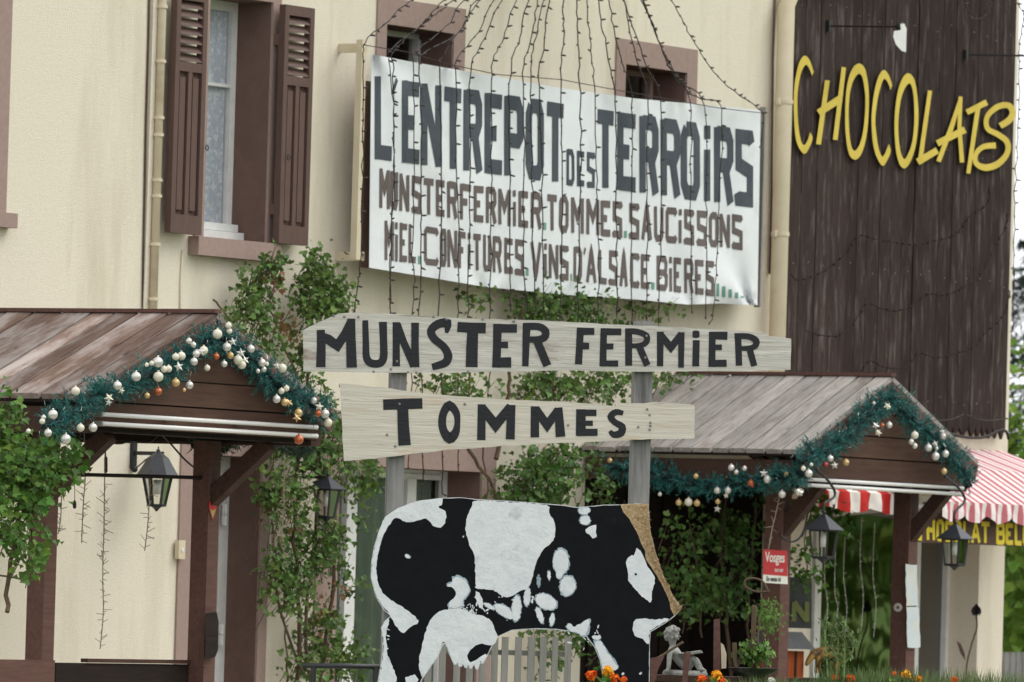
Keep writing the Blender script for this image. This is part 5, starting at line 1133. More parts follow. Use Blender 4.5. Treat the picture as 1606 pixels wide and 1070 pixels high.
# ================================================================== climbing plants
def vine(name, label, cat, blobs, Y, stems, mats=('leaf',), s=(.032, .058), spread=.14, kind=0, single=0, seed=1, group=None, out=OUT, dense=1.0):
    """blobs: (px, py, rx_px, ry_px, leaf count[, material index]) on the upright plane y=Y ; stems: lists of picture points"""
    rg = random.Random(seed); c0 = P(blobs[0][0], blobs[0][1], Y); t = thing(name, label, cat, tuple(c0), group)
    st = []
    for pts, r in stems:
        w3 = [P(x, y, Y+rg.uniform(0, .05)) for x, y in pts]; sm = [Vector(q) for q in smooth_path([tuple(p) for p in w3], 5)]
        sm = [p+Vector((rg.uniform(-.008, .008), rg.uniform(-.01, .01), 0)) for p in sm]
        st.append(tube(sm, [r*(1-.5*i/len(sm)) for i in range(len(sm))], 6))
    # leaf points gathered in clusters
    for mi, mn in enumerate(mats):
        V, Fc = [], []
        for bl in blobs:
            px, py, rx, ry, cnt = bl[:5]; b_m = bl[5] if len(bl) > 5 else 0
            if b_m != mi: continue
            ncl = max(3, int(cnt*dense)//16); cl_ = []
            for _ in range(ncl):
                a = rg.uniform(0, 2*math.pi); r = math.sqrt(rg.random()); cl_.append((px+rx*r*math.cos(a), py+ry*r*math.sin(a), rg.uniform(-1, 1)))
            for cx_, cy_, dd_ in cl_:
                base = P(cx_, cy_, Y) + Vector((0, dd_*spread, 0))
                if rg.random() < .8:
                    st.append(tube([base+Vector((rg.uniform(-.08, .08), .05, -rg.uniform(.05, .18))), base+Vector((rg.uniform(-.03, .03), 0, 0)), base+Vector((rg.uniform(-.06, .06), -.03, rg.uniform(.02, .1)))], [.003, .002, .001], 3, False))
                for _ in range(16):
                    p = base + Vector((rg.gauss(0, .045), rg.gauss(0, .04), rg.gauss(0, .045)))
                    n = (out*.55 + Vector((rg.uniform(-1, 1), rg.uniform(-1, 1), rg.uniform(-.5, 1.3)))*.95); up = Vector((rg.uniform(-1, 1), rg.uniform(-.7, .7), rg.uniform(-1.6, .5)))
                    q = leaf(p, n, up, lerp(s[0]*.7, s[1]*1.08, rg.random()**1.3), kind); b = len(V); V += q
                    Fc += [(b, b+1, b+2, b+3, b+4), (b, b+4, b+5, b+6, b+7)] if len(q) == 8 else [(b, b+1, b+2, b+3), (b, b+3, b+4, b+5)]
        if V: obj('foliage', (V, Fc), mn, t, kind='stuff')
    if st: obj('stems', join(*st), 'stem', t, kind='stuff')
    if single:
        me = None
        tot = sum(b[4] for b in blobs)
        for bl in blobs:
            for _ in range(max(1, int(single*bl[4]/tot))):
                a = rg.uniform(0, 2*math.pi); r = math.sqrt(rg.random()); p = P(bl[0]+bl[2]*r*math.cos(a), bl[1]+bl[3]*r*math.sin(a), Y) + Vector((0, -spread*rg.uniform(.7, 1.1), 0))
                if me is None:
                    q = leaf(Vector((0, 0, 0)), Vector((0, 0, 1)), Vector((0, 1, 0)), 1.0, kind)
                    me = bpy.data.meshes.new('leaf'); me.from_pydata([tuple(v) for v in q], [], [(0, 1, 2, 3, 4), (0, 4, 5, 6, 7)] if len(q) == 8 else [(0, 1, 2, 3), (0, 3, 4, 5)]); me.materials.append(M[mats[0]+'_single'])
                n = (out + Vector((rg.uniform(-1, 1), rg.uniform(-1, 1), rg.uniform(-.2, 1.2)))*.6).normalized(); up = Vector((rg.uniform(-1, 1), rg.uniform(-.5, .5), rg.uniform(-1.5, .2)))
                x = up.cross(n).normalized(); y = n.cross(x); k = rg.uniform(s[0]*1.1, s[1]*1.1)
                Mx = Matrix((x*k, y*k, n*k)).transposed().to_4x4(); Mx.translation = p; place('leaf', me, Mx, t)
    return t
for nm, c1_, c2_ in (('leaf_single', (52, 78, 36), (78, 106, 50)), ('leaf_bright_single', (62, 98, 36), (96, 134, 54))):
    mat(nm, c1_, c2_, 0.5, 3, spec=.35, objvar=.4, trans=.25)
vine('climbing_vine', 'bright green leafy vine covering the left post of the left porch', 'vine',
 [(10, 716, 38, 34, 380), (74, 712, 32, 22, 260), (0, 645, 11, 30, 90), (52, 752, 34, 34, 260), (18, 760, 34, 40, 240), (14, 820, 28, 48, 220), (30, 880, 20, 34, 90), (48, 850, 14, 20, 40), (80, 726, 16, 14, 60), (-30, 720, 40, 90, 300)], -1.72,
 [([(10, 960), (18, 880), (30, 800), (50, 720), (30, 640)], .012), ([(-20, 900), (15, 905), (45, 912)], .006)], mats=('leaf_bright',), s=(.028, .05), spread=.1, single=110, seed=3)
vine('climbing_rose', 'climbing plant on the wall between the left porch and the garden window', 'climbing plant',
 [(424, 425, 10, 22, 90), (408, 462, 12, 28, 130), (495, 418, 16, 22, 110), (505, 462, 32, 32, 400), (482, 490, 14, 24, 110), (528, 472, 16, 24, 120), (398, 490, 22, 22, 150), (385, 520, 34, 24, 120), (352, 500, 10, 22, 30), (418, 550, 14, 30, 70), (478, 550, 12, 44, 90), (480, 620, 26, 40, 160),
  (470, 690, 34, 36, 200), (520, 690, 44, 42, 260), (425, 725, 12, 34, 50), (428, 780, 16, 36, 70), (452, 770, 26, 40, 230), (490, 725, 26, 14, 120), (560, 740, 34, 34, 160), (575, 785, 18, 34, 60), (440, 890, 28, 24, 130), (480, 850, 38, 44, 260), (520, 840, 22, 44, 120), (545, 905, 18, 26, 60), (470, 930, 30, 40, 130), (500, 990, 36, 36, 170), (545, 1010, 30, 28, 110), (475, 1045, 30, 30, 90), (530, 1050, 40, 24, 110), (430, 940, 14, 18, 26), (422, 448, 10, 14, 24, 1), (445, 520, 8, 20, 16, 1), (450, 780, 20, 60, 40, 1), (500, 950, 30, 60, 40, 1)], -.2,
 [([(465, 1080), (470, 960), (462, 850), (470, 700), (485, 560), (490, 470)], .014), ([(490, 1080), (480, 980), (495, 850), (500, 700), (470, 600), (420, 480)], .011), ([(478, 1060), (440, 960), (430, 860), (425, 760), (432, 690)], .008), ([(500, 1080), (520, 940), (528, 830), (520, 760)], .012), ([(335, 470), (360, 500), (395, 540), (420, 580)], .006), ([(452, 1070), (448, 1000), (436, 930), (430, 880)], .006)],
 mats=('leaf_dull', 'leaf_red'), s=(.022, .043), spread=.06, seed=5, dense=1.5)
vine('climbing_rose', 'climbing plant on the wall behind the two sign boards', 'climbing plant',
 [(860, 480, 44, 22, 260), (905, 478, 40, 22, 230), (835, 500, 30, 14, 90), (940, 498, 26, 16, 80), (752, 470, 9, 14, 34), (1000, 488, 18, 14, 26), (1035, 490, 14, 12, 20), (690, 602, 26, 16, 110), (735, 606, 20, 14, 60), (762, 614, 16, 10, 30), (850, 606, 40, 20, 230), (900, 604, 36, 20, 200), (955, 604, 34, 18, 150), (1040, 592, 30, 9, 60), (1060, 588, 20, 6, 30)], -.2,
 [([(780, 720), (795, 640), (800, 580), (820, 480)], .016), ([(735, 560), (738, 620), (745, 690)], .006), ([(870, 640), (865, 560), (870, 470)], .01), ([(770, 560), (765, 620), (770, 690)], .005)],
 mats=('leaf_dull',), s=(.024, .044), spread=.08, seed=6, dense=1.3)
vine('climbing_vine', 'fresh green leafy vine filling the wall below the lower sign board', 'vine',
 [(830, 735, 34, 30, 260), (870, 725, 36, 28, 260), (895, 705, 16, 14, 60), (850, 770, 42, 22, 240), (810, 775, 18, 20, 80), (925, 745, 18, 16, 40), (940, 775, 24, 16, 50), (800, 800, 26, 20, 90), (905, 1000, 20, 60, 160), (860, 1010, 30, 50, 120)], -.25,
 [([(705, 650), (745, 720), (775, 770), (800, 830)], .013), ([(750, 640), (760, 720), (765, 790)], .007), ([(840, 900), (850, 800), (855, 720)], .012)],
 mats=('leaf',), s=(.025, .045), spread=.1, dense=1.4, seed=7, single=40)
vine('climbing_vine', 'green leafy vine hanging in the shade of the right porch', 'vine',
 [(1065, 835, 34, 24, 40), (1110, 850, 38, 30, 100), (1150, 815, 30, 34, 100), (1160, 870, 34, 34, 110), (1080, 895, 46, 20, 110), (1120, 925, 48, 22, 150), (1095, 945, 50, 18, 130), (1170, 935, 26, 24, 60), (1060, 965, 16, 10, 20), (1050, 900, 18, 16, 34), (1190, 800, 16, 30, 60)], -.6,
 [([(1145, 1070), (1140, 960), (1132, 860), (1140, 770)], .012), ([(1100, 1000), (1095, 900), (1080, 820)], .006), ([(1180, 1060), (1172, 960), (1180, 860), (1185, 780)], .010)],
 mats=('leaf',), s=(.026, .045), spread=.12, dense=1.3, seed=8, single=50)
vine('climbing_vine', 'few leafy shoots hanging at the shop window behind the left hanging lantern', 'vine',
 [(1268, 792, 16, 14, 40), (1285, 806, 18, 12, 36), (1318, 830, 16, 12, 34), (1262, 878, 22, 16, 40), (1268, 905, 14, 14, 20)], -.75, [([(1262, 760), (1270, 800), (1262, 860), (1268, 920)], .004), ([(1270, 780), (1300, 815), (1328, 840)], .004)],
 mats=('leaf_bright',), s=(.03, .05), seed=9, spread=.06)
# ================================================================== things low in the picture, on the sign line and behind it
P2 = plane_fn(35.6); P3 = plane_fn(32.9); P4 = plane_fn(36.2)
# planter with marigolds in front of the cow
def pl_box(name, label, fn, pxa, pxb, z0, z1, dep, m, cat):
    a, b = fn(pxa, 1060), fn(pxb, 1060); a.z = b.z = z0; n = Vector((SN.x, SN.y, 0))*-dep
    t = thing(name, label, cat, tuple((a+b)/2))
    up = Vector((0, 0, z1-z0)); d = (b-a).normalized(); w_ = .02; nn = n.normalized()
    for (p, q, r_) in ((a, b, nn*w_), ): obj('front_board', hexa(p, q, q+up, p+up, r_), m, t)
    obj('back_board', hexa(a+n, b+n, b+n+up, a+n+up, -nn*w_), m, t)
    for p in (a, b-d*w_): obj('end_board', hexa(p+nn*w_, p+n-nn*w_, p+n-nn*w_+up, p+nn*w_+up, d*w_), m, t)
    obj('soil', ([a+up*.9+nn*w_, b+up*.9+nn*w_, b+up*.9+n-nn*w_, a+up*.9+n-nn*w_], [(0, 1, 2, 3)]), 'timber_black', t)
    for p in (a+d*.05, b-d*.05): obj('leg', beam(p+nn*dep*.5, Vector((p.x, p.y, -.02))+nn*dep*.5, .06, .06, nn), m, t)
    return t
pl_box('planter', 'wooden flower planter standing in front of the cow and the sign posts', P3, 800, 1660, .88, 1.14, .3, 'timber_dark', 'planter')
def marigold(label, px, py, rad, cols, fn=P3, dep=.12, hgt=.12, n=1):
    c = fn(px, py) - SN*dep; t = thing('marigold', label, 'flower', (c.x, c.y, c.z-hgt)); rg = random.Random(int(px*7+py))
    k = rad*((c-CAM).length)/FPX
    obj('stem', tube([c+Vector((rg.uniform(-.02, .02), 0, -hgt-.06)), c+Vector((0, 0, -hgt*.4)), c], .003, 5), 'stem_green', t)
    V, Fc = [], []
    for _ in range(110):
        d = Vector((rg.gauss(0, 1), rg.gauss(0, 1), rg.gauss(.25, .8))).normalized(); p = c+d*k*rg.uniform(.3, .85); q = leaf(p, d+Vector((0, 0, .3)), Vector((rg.uniform(-1, 1), rg.uniform(-1, 1), rg.uniform(-1, 1))), k*rg.uniform(.4, .75), 1); b = len(V); V += q; Fc += [(b, b+1, b+2, b+3), (b, b+3, b+4, b+5)]
    obj('petals', (V, Fc), cols, t)
    V, Fc = [], []
    for _ in range(26):
        p = c+Vector((rg.gauss(0, .03), rg.gauss(0, .02), -rg.uniform(.03, hgt))); q = leaf(p, Vector((rg.uniform(-1, 1), -1, rg.uniform(0, 1))), Vector((rg.uniform(-1, 1), 0, rg.uniform(.2, 1))), .035, 1); b = len(V); V += q; Fc += [(b, b+1, b+2, b+3), (b, b+3, b+4, b+5)]
    obj('leaves', (V, Fc), 'leaf_bright', t)
    return t
for px, py, r, col_, lb in ((934, 1060, 10, 'petal_orange', 'orange marigold in front of the cow front leg, leftmost of its cluster'), (961, 1054, 11, 'petal_yellow', 'tall yellow marigold in front of the cow front leg'), (970, 1064, 9, 'petal_orange', 'orange marigold just below the tall yellow one at the cow leg'), (985, 1067, 7, 'petal_orange', 'small orange marigold right of the cow leg cluster'),
 (1109, 1066, 9, 'petal_orange', 'orange marigold below the cherub statue'), (1132, 1060, 10, 'petal_yellow', 'yellow marigold beside the orange one below the cherub statue'), (1140, 1069, 8, 'petal_orange', 'orange marigold partly cut by the picture edge below the cherub'), (1318, 1064, 8, 'petal_orange', 'orange marigold left of the tall green stalks'), (1342, 1066, 9, 'petal_orange', 'orange marigold under the tall green stalks'),
 (1430, 1059, 9, 'petal_yellow', 'yellow marigold below the pale notice sheets'), (1448, 1067, 9, 'petal_yellow', 'low yellow marigold right of the one under the notice sheets'), (1412, 1058, 5, 'petal_orange', 'small orange marigold bud under the notice sheets'), (1506, 1068, 8, 'petal_orange', 'orange marigold in the grass at the lower right'), (1218, 1069, 7, 'petal_white', 'small white flower at the picture edge below the orange lantern box')):
    marigold(lb, px, py, r, col_)
# leafy grass on the right
gt = None
V, Fc = [], []; rg = random.Random(4)
for _ in range(4200):
    px = rg.uniform(1285, 1625) if rg.random() < .8 else rg.uniform(1180, 1290); d = rg.uniform(.06, .28); c = P3(px, 1090) - SN*d; h = rg.uniform(.06, .2)*(.7 if px < 1300 else 1); ln = Vector((rg.gauss(0, .035), rg.gauss(0, .03), h)); sd = Vector((rg.uniform(-1, 1), rg.uniform(-1, 1), 0)).normalized()*.0028
    c.z = 1.16; b = len(V); V += [c-sd, c+sd, c+ln*.6+sd*.8, c+ln*.6-sd*.8, c+ln+Vector((rg.gauss(0, .02), 0, 0))]; Fc += [(b, b+1, b+2, b+3), (b+3, b+2, b+4)]
o = obj('grassy_leaves', (V, Fc), 'grass'); tag(o, 'thin grey-green leaves growing in the planter at the lower right', 'foliage', kind='stuff')
# tall stalks
def stalks(name, label, cat, pts, m, fn, dens=30, s=(.012, .03), leafm=None, top=0.0):
    c = fn(*pts[0][0]); t = thing(name, label, cat, tuple(c)); rg = random.Random(int(pts[0][0][0])); st = []; V, Fc = [], []
    for ln in pts:
        sm = [Vector(q) for q in smooth_path([tuple(fn(x, y)-SN*.1) for x, y in ln], 5)]; st.append(tube(sm, .004, 5))
        for _ in range(dens):
            f = rg.random()**.7; i = min(len(sm)-2, int(f*(len(sm)-1))); p = sm[i].lerp(sm[i+1], rg.random()) + Vector((rg.gauss(0, .012), rg.gauss(0, .012), 0))
            q = leaf(p, Vector((rg.uniform(-1, 1), -1, rg.uniform(-.5, 1))), Vector((rg.uniform(-1, 1), rg.uniform(-1, 1), rg.uniform(0, 1))), rg.uniform(*s), 1); b = len(V); V += q; Fc += [(b, b+1, b+2, b+3), (b, b+3, b+4, b+5)]
    obj('stems', join(*st), 'stem_green', t); obj('leaves', (V, Fc), leafm or m, t); return t
stalks('stalk_plant', 'pale green budding stalks rising before the shop window', 'plant', [[(1306, 1072), (1304, 1030), (1299, 975)], [(1318, 1072), (1322, 1020), (1320, 985)], [(1330, 1072), (1332, 1020), (1327, 968)], [(1322, 1040), (1312, 1010), (1314, 990)], [(1333, 1040), (1345, 1020), (1340, 990)]], 'grass', P3, 60, (.014, .032), 'grass')
V, Fc = [], []
# fern tuft in front of the post of the right porch
ft = thing('fern_tuft', 'small hanging tuft of feathery leaves on the left post of the right porch', 'plant', tuple(P(1200, 965, -1.2)))
for _ in range(420):
    p = P(rg.gauss(1204, 11), rg.gauss(965, 13), -1.22+rg.gauss(0, .03)); q = leaf(p, Vector((rg.uniform(-1, 1), -1, rg.uniform(0, 1))), Vector((rg.uniform(-1, 1), 0, rg.uniform(-1, 0))), rg.uniform(.012, .03), 1); b = len(V); V += q; Fc += [(b, b+1, b+2, b+3), (b, b+3, b+4, b+5)]
obj('leaves', (V, Fc), 'leaf_bright', ft, kind='stuff'); obj('stems', tube([P(1188, 948, -1.2), P(1200, 950, -1.22), P(1210, 975, -1.22)], .004, 5), 'stem', ft)
# slatted seat back behind the cow
sb_ = thing('slatted_bench', 'grey slatted wooden bench back seen under the belly of the cow', 'bench', tuple(P2(800, 1060)))
def vslat(fn, xa, xb, yt, yb, off, th, m, parent, name='slat'):
    a0, a1 = fn(xa, yt, off), fn(xb, yt, off); b0 = Vector((a0.x, a0.y, fn(xa, yb, off).z)); b1 = Vector((a1.x, a1.y, b0.z)); a1.z = a0.z
    return obj(name, hexa(b0, b1, a1, a0, -SN*th), m, parent)
for xa, xb in ((772, 782), (788, 798), (809, 819), (829, 840), (848, 858), (867, 876), (887, 897), (753, 763), (733, 743), (713, 723), (690, 700), (668, 678)):
    vslat(P2, xa, xb, 999 if xa > 760 else 1008, 1130, .02, .018, 'slat_grey', sb_)
vslat(P2, 664, 898, 1112, 1122, .0, .02, 'slat_grey', sb_, 'rail'); vslat(P2, 664, 898, 1016, 1024, -.002, .02, 'slat_grey', sb_, 'rail'); vslat(P2, 664, 898, 1125, 1135, .28, .3, 'slat_grey', sb_, 'seat')
for xa in (666, 888): vslat(P2, xa, xa+9, 1136, 1520, .0, .03, 'slat_grey', sb_, 'leg')
rl = thing('hand_rail', 'dark horizontal pipe rail left of the cow', 'railing', tuple(P4(540, 1046)))
obj('pipe', tube([P4(474, 1044), P4(606, 1046)], .013, 10), 'iron_black', rl, smooth=True)
for x in (492, 590): a = P4(x, 1046); obj('post', tube([a, Vector((a.x, a.y, 0))], .014, 8), 'iron_black', rl)
# shelf with the cherub statue
def bx(fn, name, xa, xb, yt, yb, off, th, m, parent=None): return vslat(fn, xa, xb, yt, yb, off, th, m, parent, name)
tb_ = thing('plant_table', 'dark wooden plant table carrying the cherub statue', 'table', tuple(P4(1110, 1062)))
vslat(P4, 1005, 1205, 1058, 1068, .12, .3, 'timber_dark', tb_, 'table_top')
for x in (1012, 1190): vslat(P4, x, x+10, 1068, 1530, .08, .04, 'timber_dark', tb_, 'leg')
cs = lambda x, y, off=0: P4(980+x/5.736, 900+y/5.736, off)
st_ = thing('cherub_statue', 'grey stone cherub statue seated on the plant table right of the cow', 'statue', tuple(cs(540, 905)))
def skin(name, nodes, edges, m, parent, sub=2):
    vs = [n_[0] for n_ in nodes]; c = WL[parent.name]; me = bpy.data.meshes.new(name); me.from_pydata([tuple(v-c) for v in vs], edges, []); o = bpy.data.objects.new(name, me); COL.objects.link(o); o.parent = parent; WL[o.name] = c
    md = o.modifiers.new('skin', 'SKIN')
    for i, n_ in enumerate(nodes): me.skin_vertices[0].data[i].radius = (n_[1], n_[1])
    me.skin_vertices[0].data[0].use_root = True
    md.use_smooth_shade = True; s2 = o.modifiers.new('sub', 'SUBSURF'); s2.levels = s2.render_levels = sub; me.materials.append(M[m]); return o
u_ = 1/5.736*(36.2/FPX)                     # metres per crop pixel
N_ = [(cs(505, 830), 46*u_), (cs(475, 760), 40*u_), (cs(440, 690), 36*u_), (cs(432, 650), 20*u_), (cs(425, 600), 30*u_), (cs(430, 545), 58*u_), (cs(425, 500), 44*u_),
      (cs(405, 700, .05), 20*u_), (cs(398, 780, .06), 18*u_), (cs(392, 860, .07), 15*u_), (cs(365, 888, .08), 14*u_),
      (cs(470, 700, -.04), 19*u_), (cs(500, 740, .03), 16*u_), (cs(560, 720, .06), 14*u_),
      (cs(560, 840, .03), 36*u_), (cs(610, 745, .06), 30*u_), (cs(645, 800, .06), 24*u_), (cs(675, 865, .07), 18*u_), (cs(715, 860, .09), 13*u_),
      (cs(555, 850, -.04), 34*u_), (cs(640, 760, -.03), 28*u_), (cs(665, 820, -.03), 22*u_), (cs(700, 880, -.03), 16*u_), (cs(735, 872, -.02), 12*u_)]
N_ = [(q_, r_*1.32) for q_, r_ in N_]
E_ = [(0, 1), (1, 2), (2, 3), (3, 4), (4, 5), (5, 6), (2, 7), (7, 8), (8, 9), (9, 10), (2, 11), (11, 12), (12, 13), (0, 14), (14, 15), (15, 16), (16, 17), (17, 18), (0, 19), (19, 20), (20, 21), (21, 22), (22, 23)]
skin('body', N_, E_, 'statue', st_)
hc = cs(430, 545)
V, Fc = [], []
for _ in range(46):
    d = Vector((rg.gauss(0, 1), rg.gauss(0, 1), rg.gauss(.3, 1))).normalized()
    if d.dot(SR) > .45 and d.z < .55: continue
    v, f = sphere(hc+d*64*u_, 22*u_, 7, 5); b = len(V); V += v; Fc += [tuple(k+b for k in q) for q in f]
obj('hair', (V, Fc), 'statue', st_, smooth=True)
hr_ = cs(478, 565, .0)
obj('face', join(sphere(hr_+SR*.008, 9*u_, 8, 6), sphere(hr_+Vector((0, 0, -20*u_)), 12*u_, 8, 6), sphere(cs(470, 548, .02), 7*u_, 8, 6), sphere(cs(425, 575, .035), 12*u_, 8, 6)), 'statue', st_, smooth=True)
obj('book', hexa(cs(505, 718, .1), cs(600, 704, .1), cs(700, 712, .1), cs(600, 728, .1), SN*-.10), 'statue', st_)
obj('book', hexa(cs(600, 704, .1), cs(690, 690, .1), cs(705, 712, .1), cs(620, 722, .1), SN*-.06), 'statue', st_)
obj('base', lathe(cs(540, 893), [(0, .012), (190*u_, .012), (205*u_, 0), (205*u_, -.010), (0, -.010)], 20), 'statue', st_)
# brown wooden stakes and fan trellis around the statue
def stake(label, poly, m='timber_post', fn=P3, th=.03, off=-.5, cat='stake'):
    f2 = lambda x, y, o=0: fn(x, y, off+o)
    o = obj('wooden_stake', slab(poly, f2, 0, th), m); return tag(o, label, cat)
k_ = lambda L: [(980+x/5.736, 900+y/5.736) for x, y in L]
stake('pointed brown wooden blade before the left side of the cherub', k_([(225, 760), (330, 740), (355, 745), (300, 860), (262, 1000), (235, 1000)]), fn=P4, off=.2)
stake('flat brown wooden upright standing before the cherub legs', k_([(528, 705), (595, 705), (560, 1000), (515, 1000)]), fn=P4, off=.2)
stake('thick grey-brown post behind the cherub', k_([(800, 410), (855, 405), (862, 870), (795, 870)]), fn=P4, off=-.12, m='timber_post')
stake('narrow white pointed board behind the cherub', k_([(862, 620), (890, 640), (915, 720), (912, 850), (870, 855)]), fn=P4, off=-.2, m='pipe_cream')
small_tube('dry_branch', 'dry forked branch lying against the cherub head', 'branch', [cs(240, 780, .16), cs(330, 740, .16), cs(420, 680, .16), cs(525, 615, .16)], .007, 'stem')
small_tube('plant_stake', 'tall thin stick standing right of the cherub', 'stick', [cs(1150, 1000, .1), cs(1155, 700, .1), cs(1160, 450, .1), cs(1165, 285, .1)], .013, 'stem')
small_tube('plant_stake', 'thinner stick leaning beside the tall one right of the cherub', 'stick', [cs(1180, 1000, .12), cs(1190, 700, .12), cs(1210, 390, .12)], .005, 'stem')
small_tube('iron_scroll', 'rusty curled iron ornament behind the tall stick', 'ornament', [cs(1300, 160, .1), cs(1180, 160, .1), cs(1090, 120, .1), cs(1085, 60, .1), cs(1150, 40, .1), cs(1240, 70, .1), cs(1290, 160, .1)], .006, 'stem')
tw = thing('forked_twig', 'forked grey twig standing in a dark bowl right of the cherub', 'twig', tuple(cs(1000, 850, .12)))
obj('branch', tube([cs(1010, 880, .12), cs(990, 760, .12), cs(985, 620, .12)], .012, 7), 'stem', tw); obj('branch', tube([cs(1005, 850, .12), cs(1040, 760, .12), cs(1055, 685, .12)], .008, 7), 'stem', tw)
bw = thing('plant_bowl', 'shallow dark metal bowl with small leafy shoots on the plant table', 'bowl', tuple(cs(1160, 900, .1)))
obj('bowl', lathe(cs(1160, 905, .1), [(0, -.02), (.05, -.015), (.1, .01), (.125, .03), (.118, .03), (.09, .012), (0, -.01)], 20), 'iron_black', bw)
V, Fc = [], []
for _ in range(200):
    p = cs(rg.gauss(1180, 75), rg.gauss(720, 55), .1+rg.gauss(0, .03)); q = leaf(p, Vector((rg.uniform(-1, 1), -1, rg.uniform(0, 1))), Vector((rg.uniform(-1, 1), 0, rg.uniform(-1, 1))), rg.uniform(.018, .036)); b = len(V); V += q; Fc += [(b, b+1, b+2, b+3, b+4), (b, b+4, b+5, b+6, b+7)]
obj('leaves', (V, Fc), 'leaf_bright', bw, kind='stuff')
obj('stems', join(*[tube([cs(1160, 890, .1), cs(1160+a, 760, .1), cs(1180+a*1.5, 690, .1)], .003, 4) for a in (-70, -20, 30, 70)]), 'stem_green', bw)
# lantern box, cow figurine, iron rose
hb_ = thing('lantern_box', 'orange wooden box with a dark slate roof below the VIN board', 'box', tuple(P(1240, 1040, -.95)))
YX = -.95; a, b = P(1216, 1058, YX), P(1260, 1058, YX)
obj('box_body', box(a.x, b.x, YX, YX+.12, a.z-.02, Z(1240, 1021, YX)), 'orange_wood', hb_)
for f in (.0, .34, .67): obj('upright', box(lerp(a.x, b.x, f), lerp(a.x, b.x, f)+.015, YX-.01, YX-.001, a.z-.02, Z(1240, 1021, YX)), 'timber_dark', hb_)
zr = Z(1240, 1018, YX); V = [(a.x-.04, YX-.05, zr), (b.x+.05, YX-.05, zr), (b.x+.05, YX+.17, zr), (a.x-.04, YX+.17, zr), (a.x+.02, YX+.0, zr+.1), (b.x-.03, YX+.0, zr+.1), (b.x-.03, YX+.12, zr+.1), (a.x+.02, YX+.12, zr+.1)]
obj('box_roof', (V, [(0, 3, 2, 1), (4, 5, 6, 7), (0, 1, 5, 4), (1, 2, 6, 5), (2, 3, 7, 6), (3, 0, 4, 7)]), 'slate', hb_)
bench_z = a.z-.02
lt = thing('low_table', 'dark low table under the orange lantern box', 'table', (a.x, YX, FLOOR)); obj('table_top', box(a.x-.15, a.x+.75, YX-.15, YX+.3, bench_z-.03, bench_z), 'timber_black', lt)
for q in ((a.x-.12, YX-.12), (a.x+.7, YX-.12), (a.x-.12, YX+.26), (a.x+.7, YX+.26)): obj('leg', box(q[0], q[0]+.04, q[1], q[1]+.04, FLOOR, bench_z-.03), 'timber_black', lt)
cf = thing('cow_figurine', 'small brown cow figurine grazing beside the orange lantern box', 'figurine', tuple(P(1297, 1055, YX)))
fg = lambda x, y, o=0: P(x, y, YX-.03+o)
fu = 37.5/FPX
N_ = [(fg(1298, 1024), 13*fu), (fg(1312, 1024), 12*fu), (fg(1286, 1023), 12*fu), (fg(1276, 1026), 8*fu), (fg(1269, 1035), 6*fu), (fg(1264, 1044), 3.4*fu), (fg(1314, 1036, .02), 4*fu), (fg(1315, 1057, .02), 2.6*fu), (fg(1310, 1036, -.03), 4*fu), (fg(1311, 1057, -.03), 2.6*fu), (fg(1285, 1036, .02), 3.6*fu), (fg(1285, 1057, .02), 2.4*fu), (fg(1281, 1036, -.03), 3.6*fu), (fg(1280, 1057, -.03), 2.4*fu), (fg(1319, 1024), 1.4*fu), (fg(1320, 1040), 1.2*fu)]
skin('body', N_, [(0, 1), (0, 2), (2, 3), (3, 4), (4, 5), (1, 6), (6, 7), (1, 8), (8, 9), (2, 10), (10, 11), (2, 12), (12, 13), (1, 14), (14, 15)], 'figure_brown', cf)
ir = thing('iron_rose', 'rusty iron rose on a curved stem against the wall at the right corner', 'ornament', tuple(P(1515, 1050, -.15)))
YR_ = -.15
obj('stem', tube(smooth_path([tuple(P(x, y, YR_)) for x, y in [(1517, 1075), (1516, 1045), (1524, 1010), (1532, 985), (1531, 965)]], 5), .006, 6), 'stem', ir)
V, Fc = [], []
for k in range(18):
    an = k*2.4; c = P(1531, 966, YR_); d = Vector((math.cos(an), math.sin(an), 0)); q = leaf(c+d*.012*(k % 3), d+Vector((0, 0, .2)), Vector((0, 0, 1))+d*(.25+.25*(k % 3)), .055+.01*(k % 3), 1); b = len(V); V += q; Fc += [(b, b+1, b+2, b+3), (b, b+3, b+4, b+5)]
obj('bloom', (V, Fc), 'iron_black', ir)
obj('leaf', slab([(1500, 1005), (1507, 1010), (1513, 1025), (1514, 1037), (1506, 1024)], lambda x, y, o=0: P(x, y, YR_-o), 0, .004), 'timber_dark', ir)
# left porch: low boards
lb_ = thing('low_board', 'dark low wooden barrier across the foot of the left porch opening', 'barrier', tuple(P(200, 1060, -1.35)))
fy = -1.36
for i, (ya, yb) in enumerate(((1031, 1037), (1038, 1075), (1077, 1115))):
    x0, x1 = X(88 if i else 134, 1050, fy), X(322, 1050, fy); obj('board', box(x0, x1, fy-.012*(i == 0), fy+.03, Z(200, yb+3, fy), Z(200, ya+3, fy)), 'timber_black' if i else 'timber_dark', lb_)
fb_ = thing('side_board', 'reddish brown board fence at the lower left corner', 'fence', tuple(P(40, 1060, -1.5)))
for i, (ya, yb) in enumerate(((1035, 1078), (1080, 1130), (1132, 1180))): obj('board', box(X(-120, 1050, -1.5), X(86, 1050, -1.5), -1.5, -1.47, Z(40, yb, -1.5), Z(40, ya, -1.5)), 'timber_post', fb_)
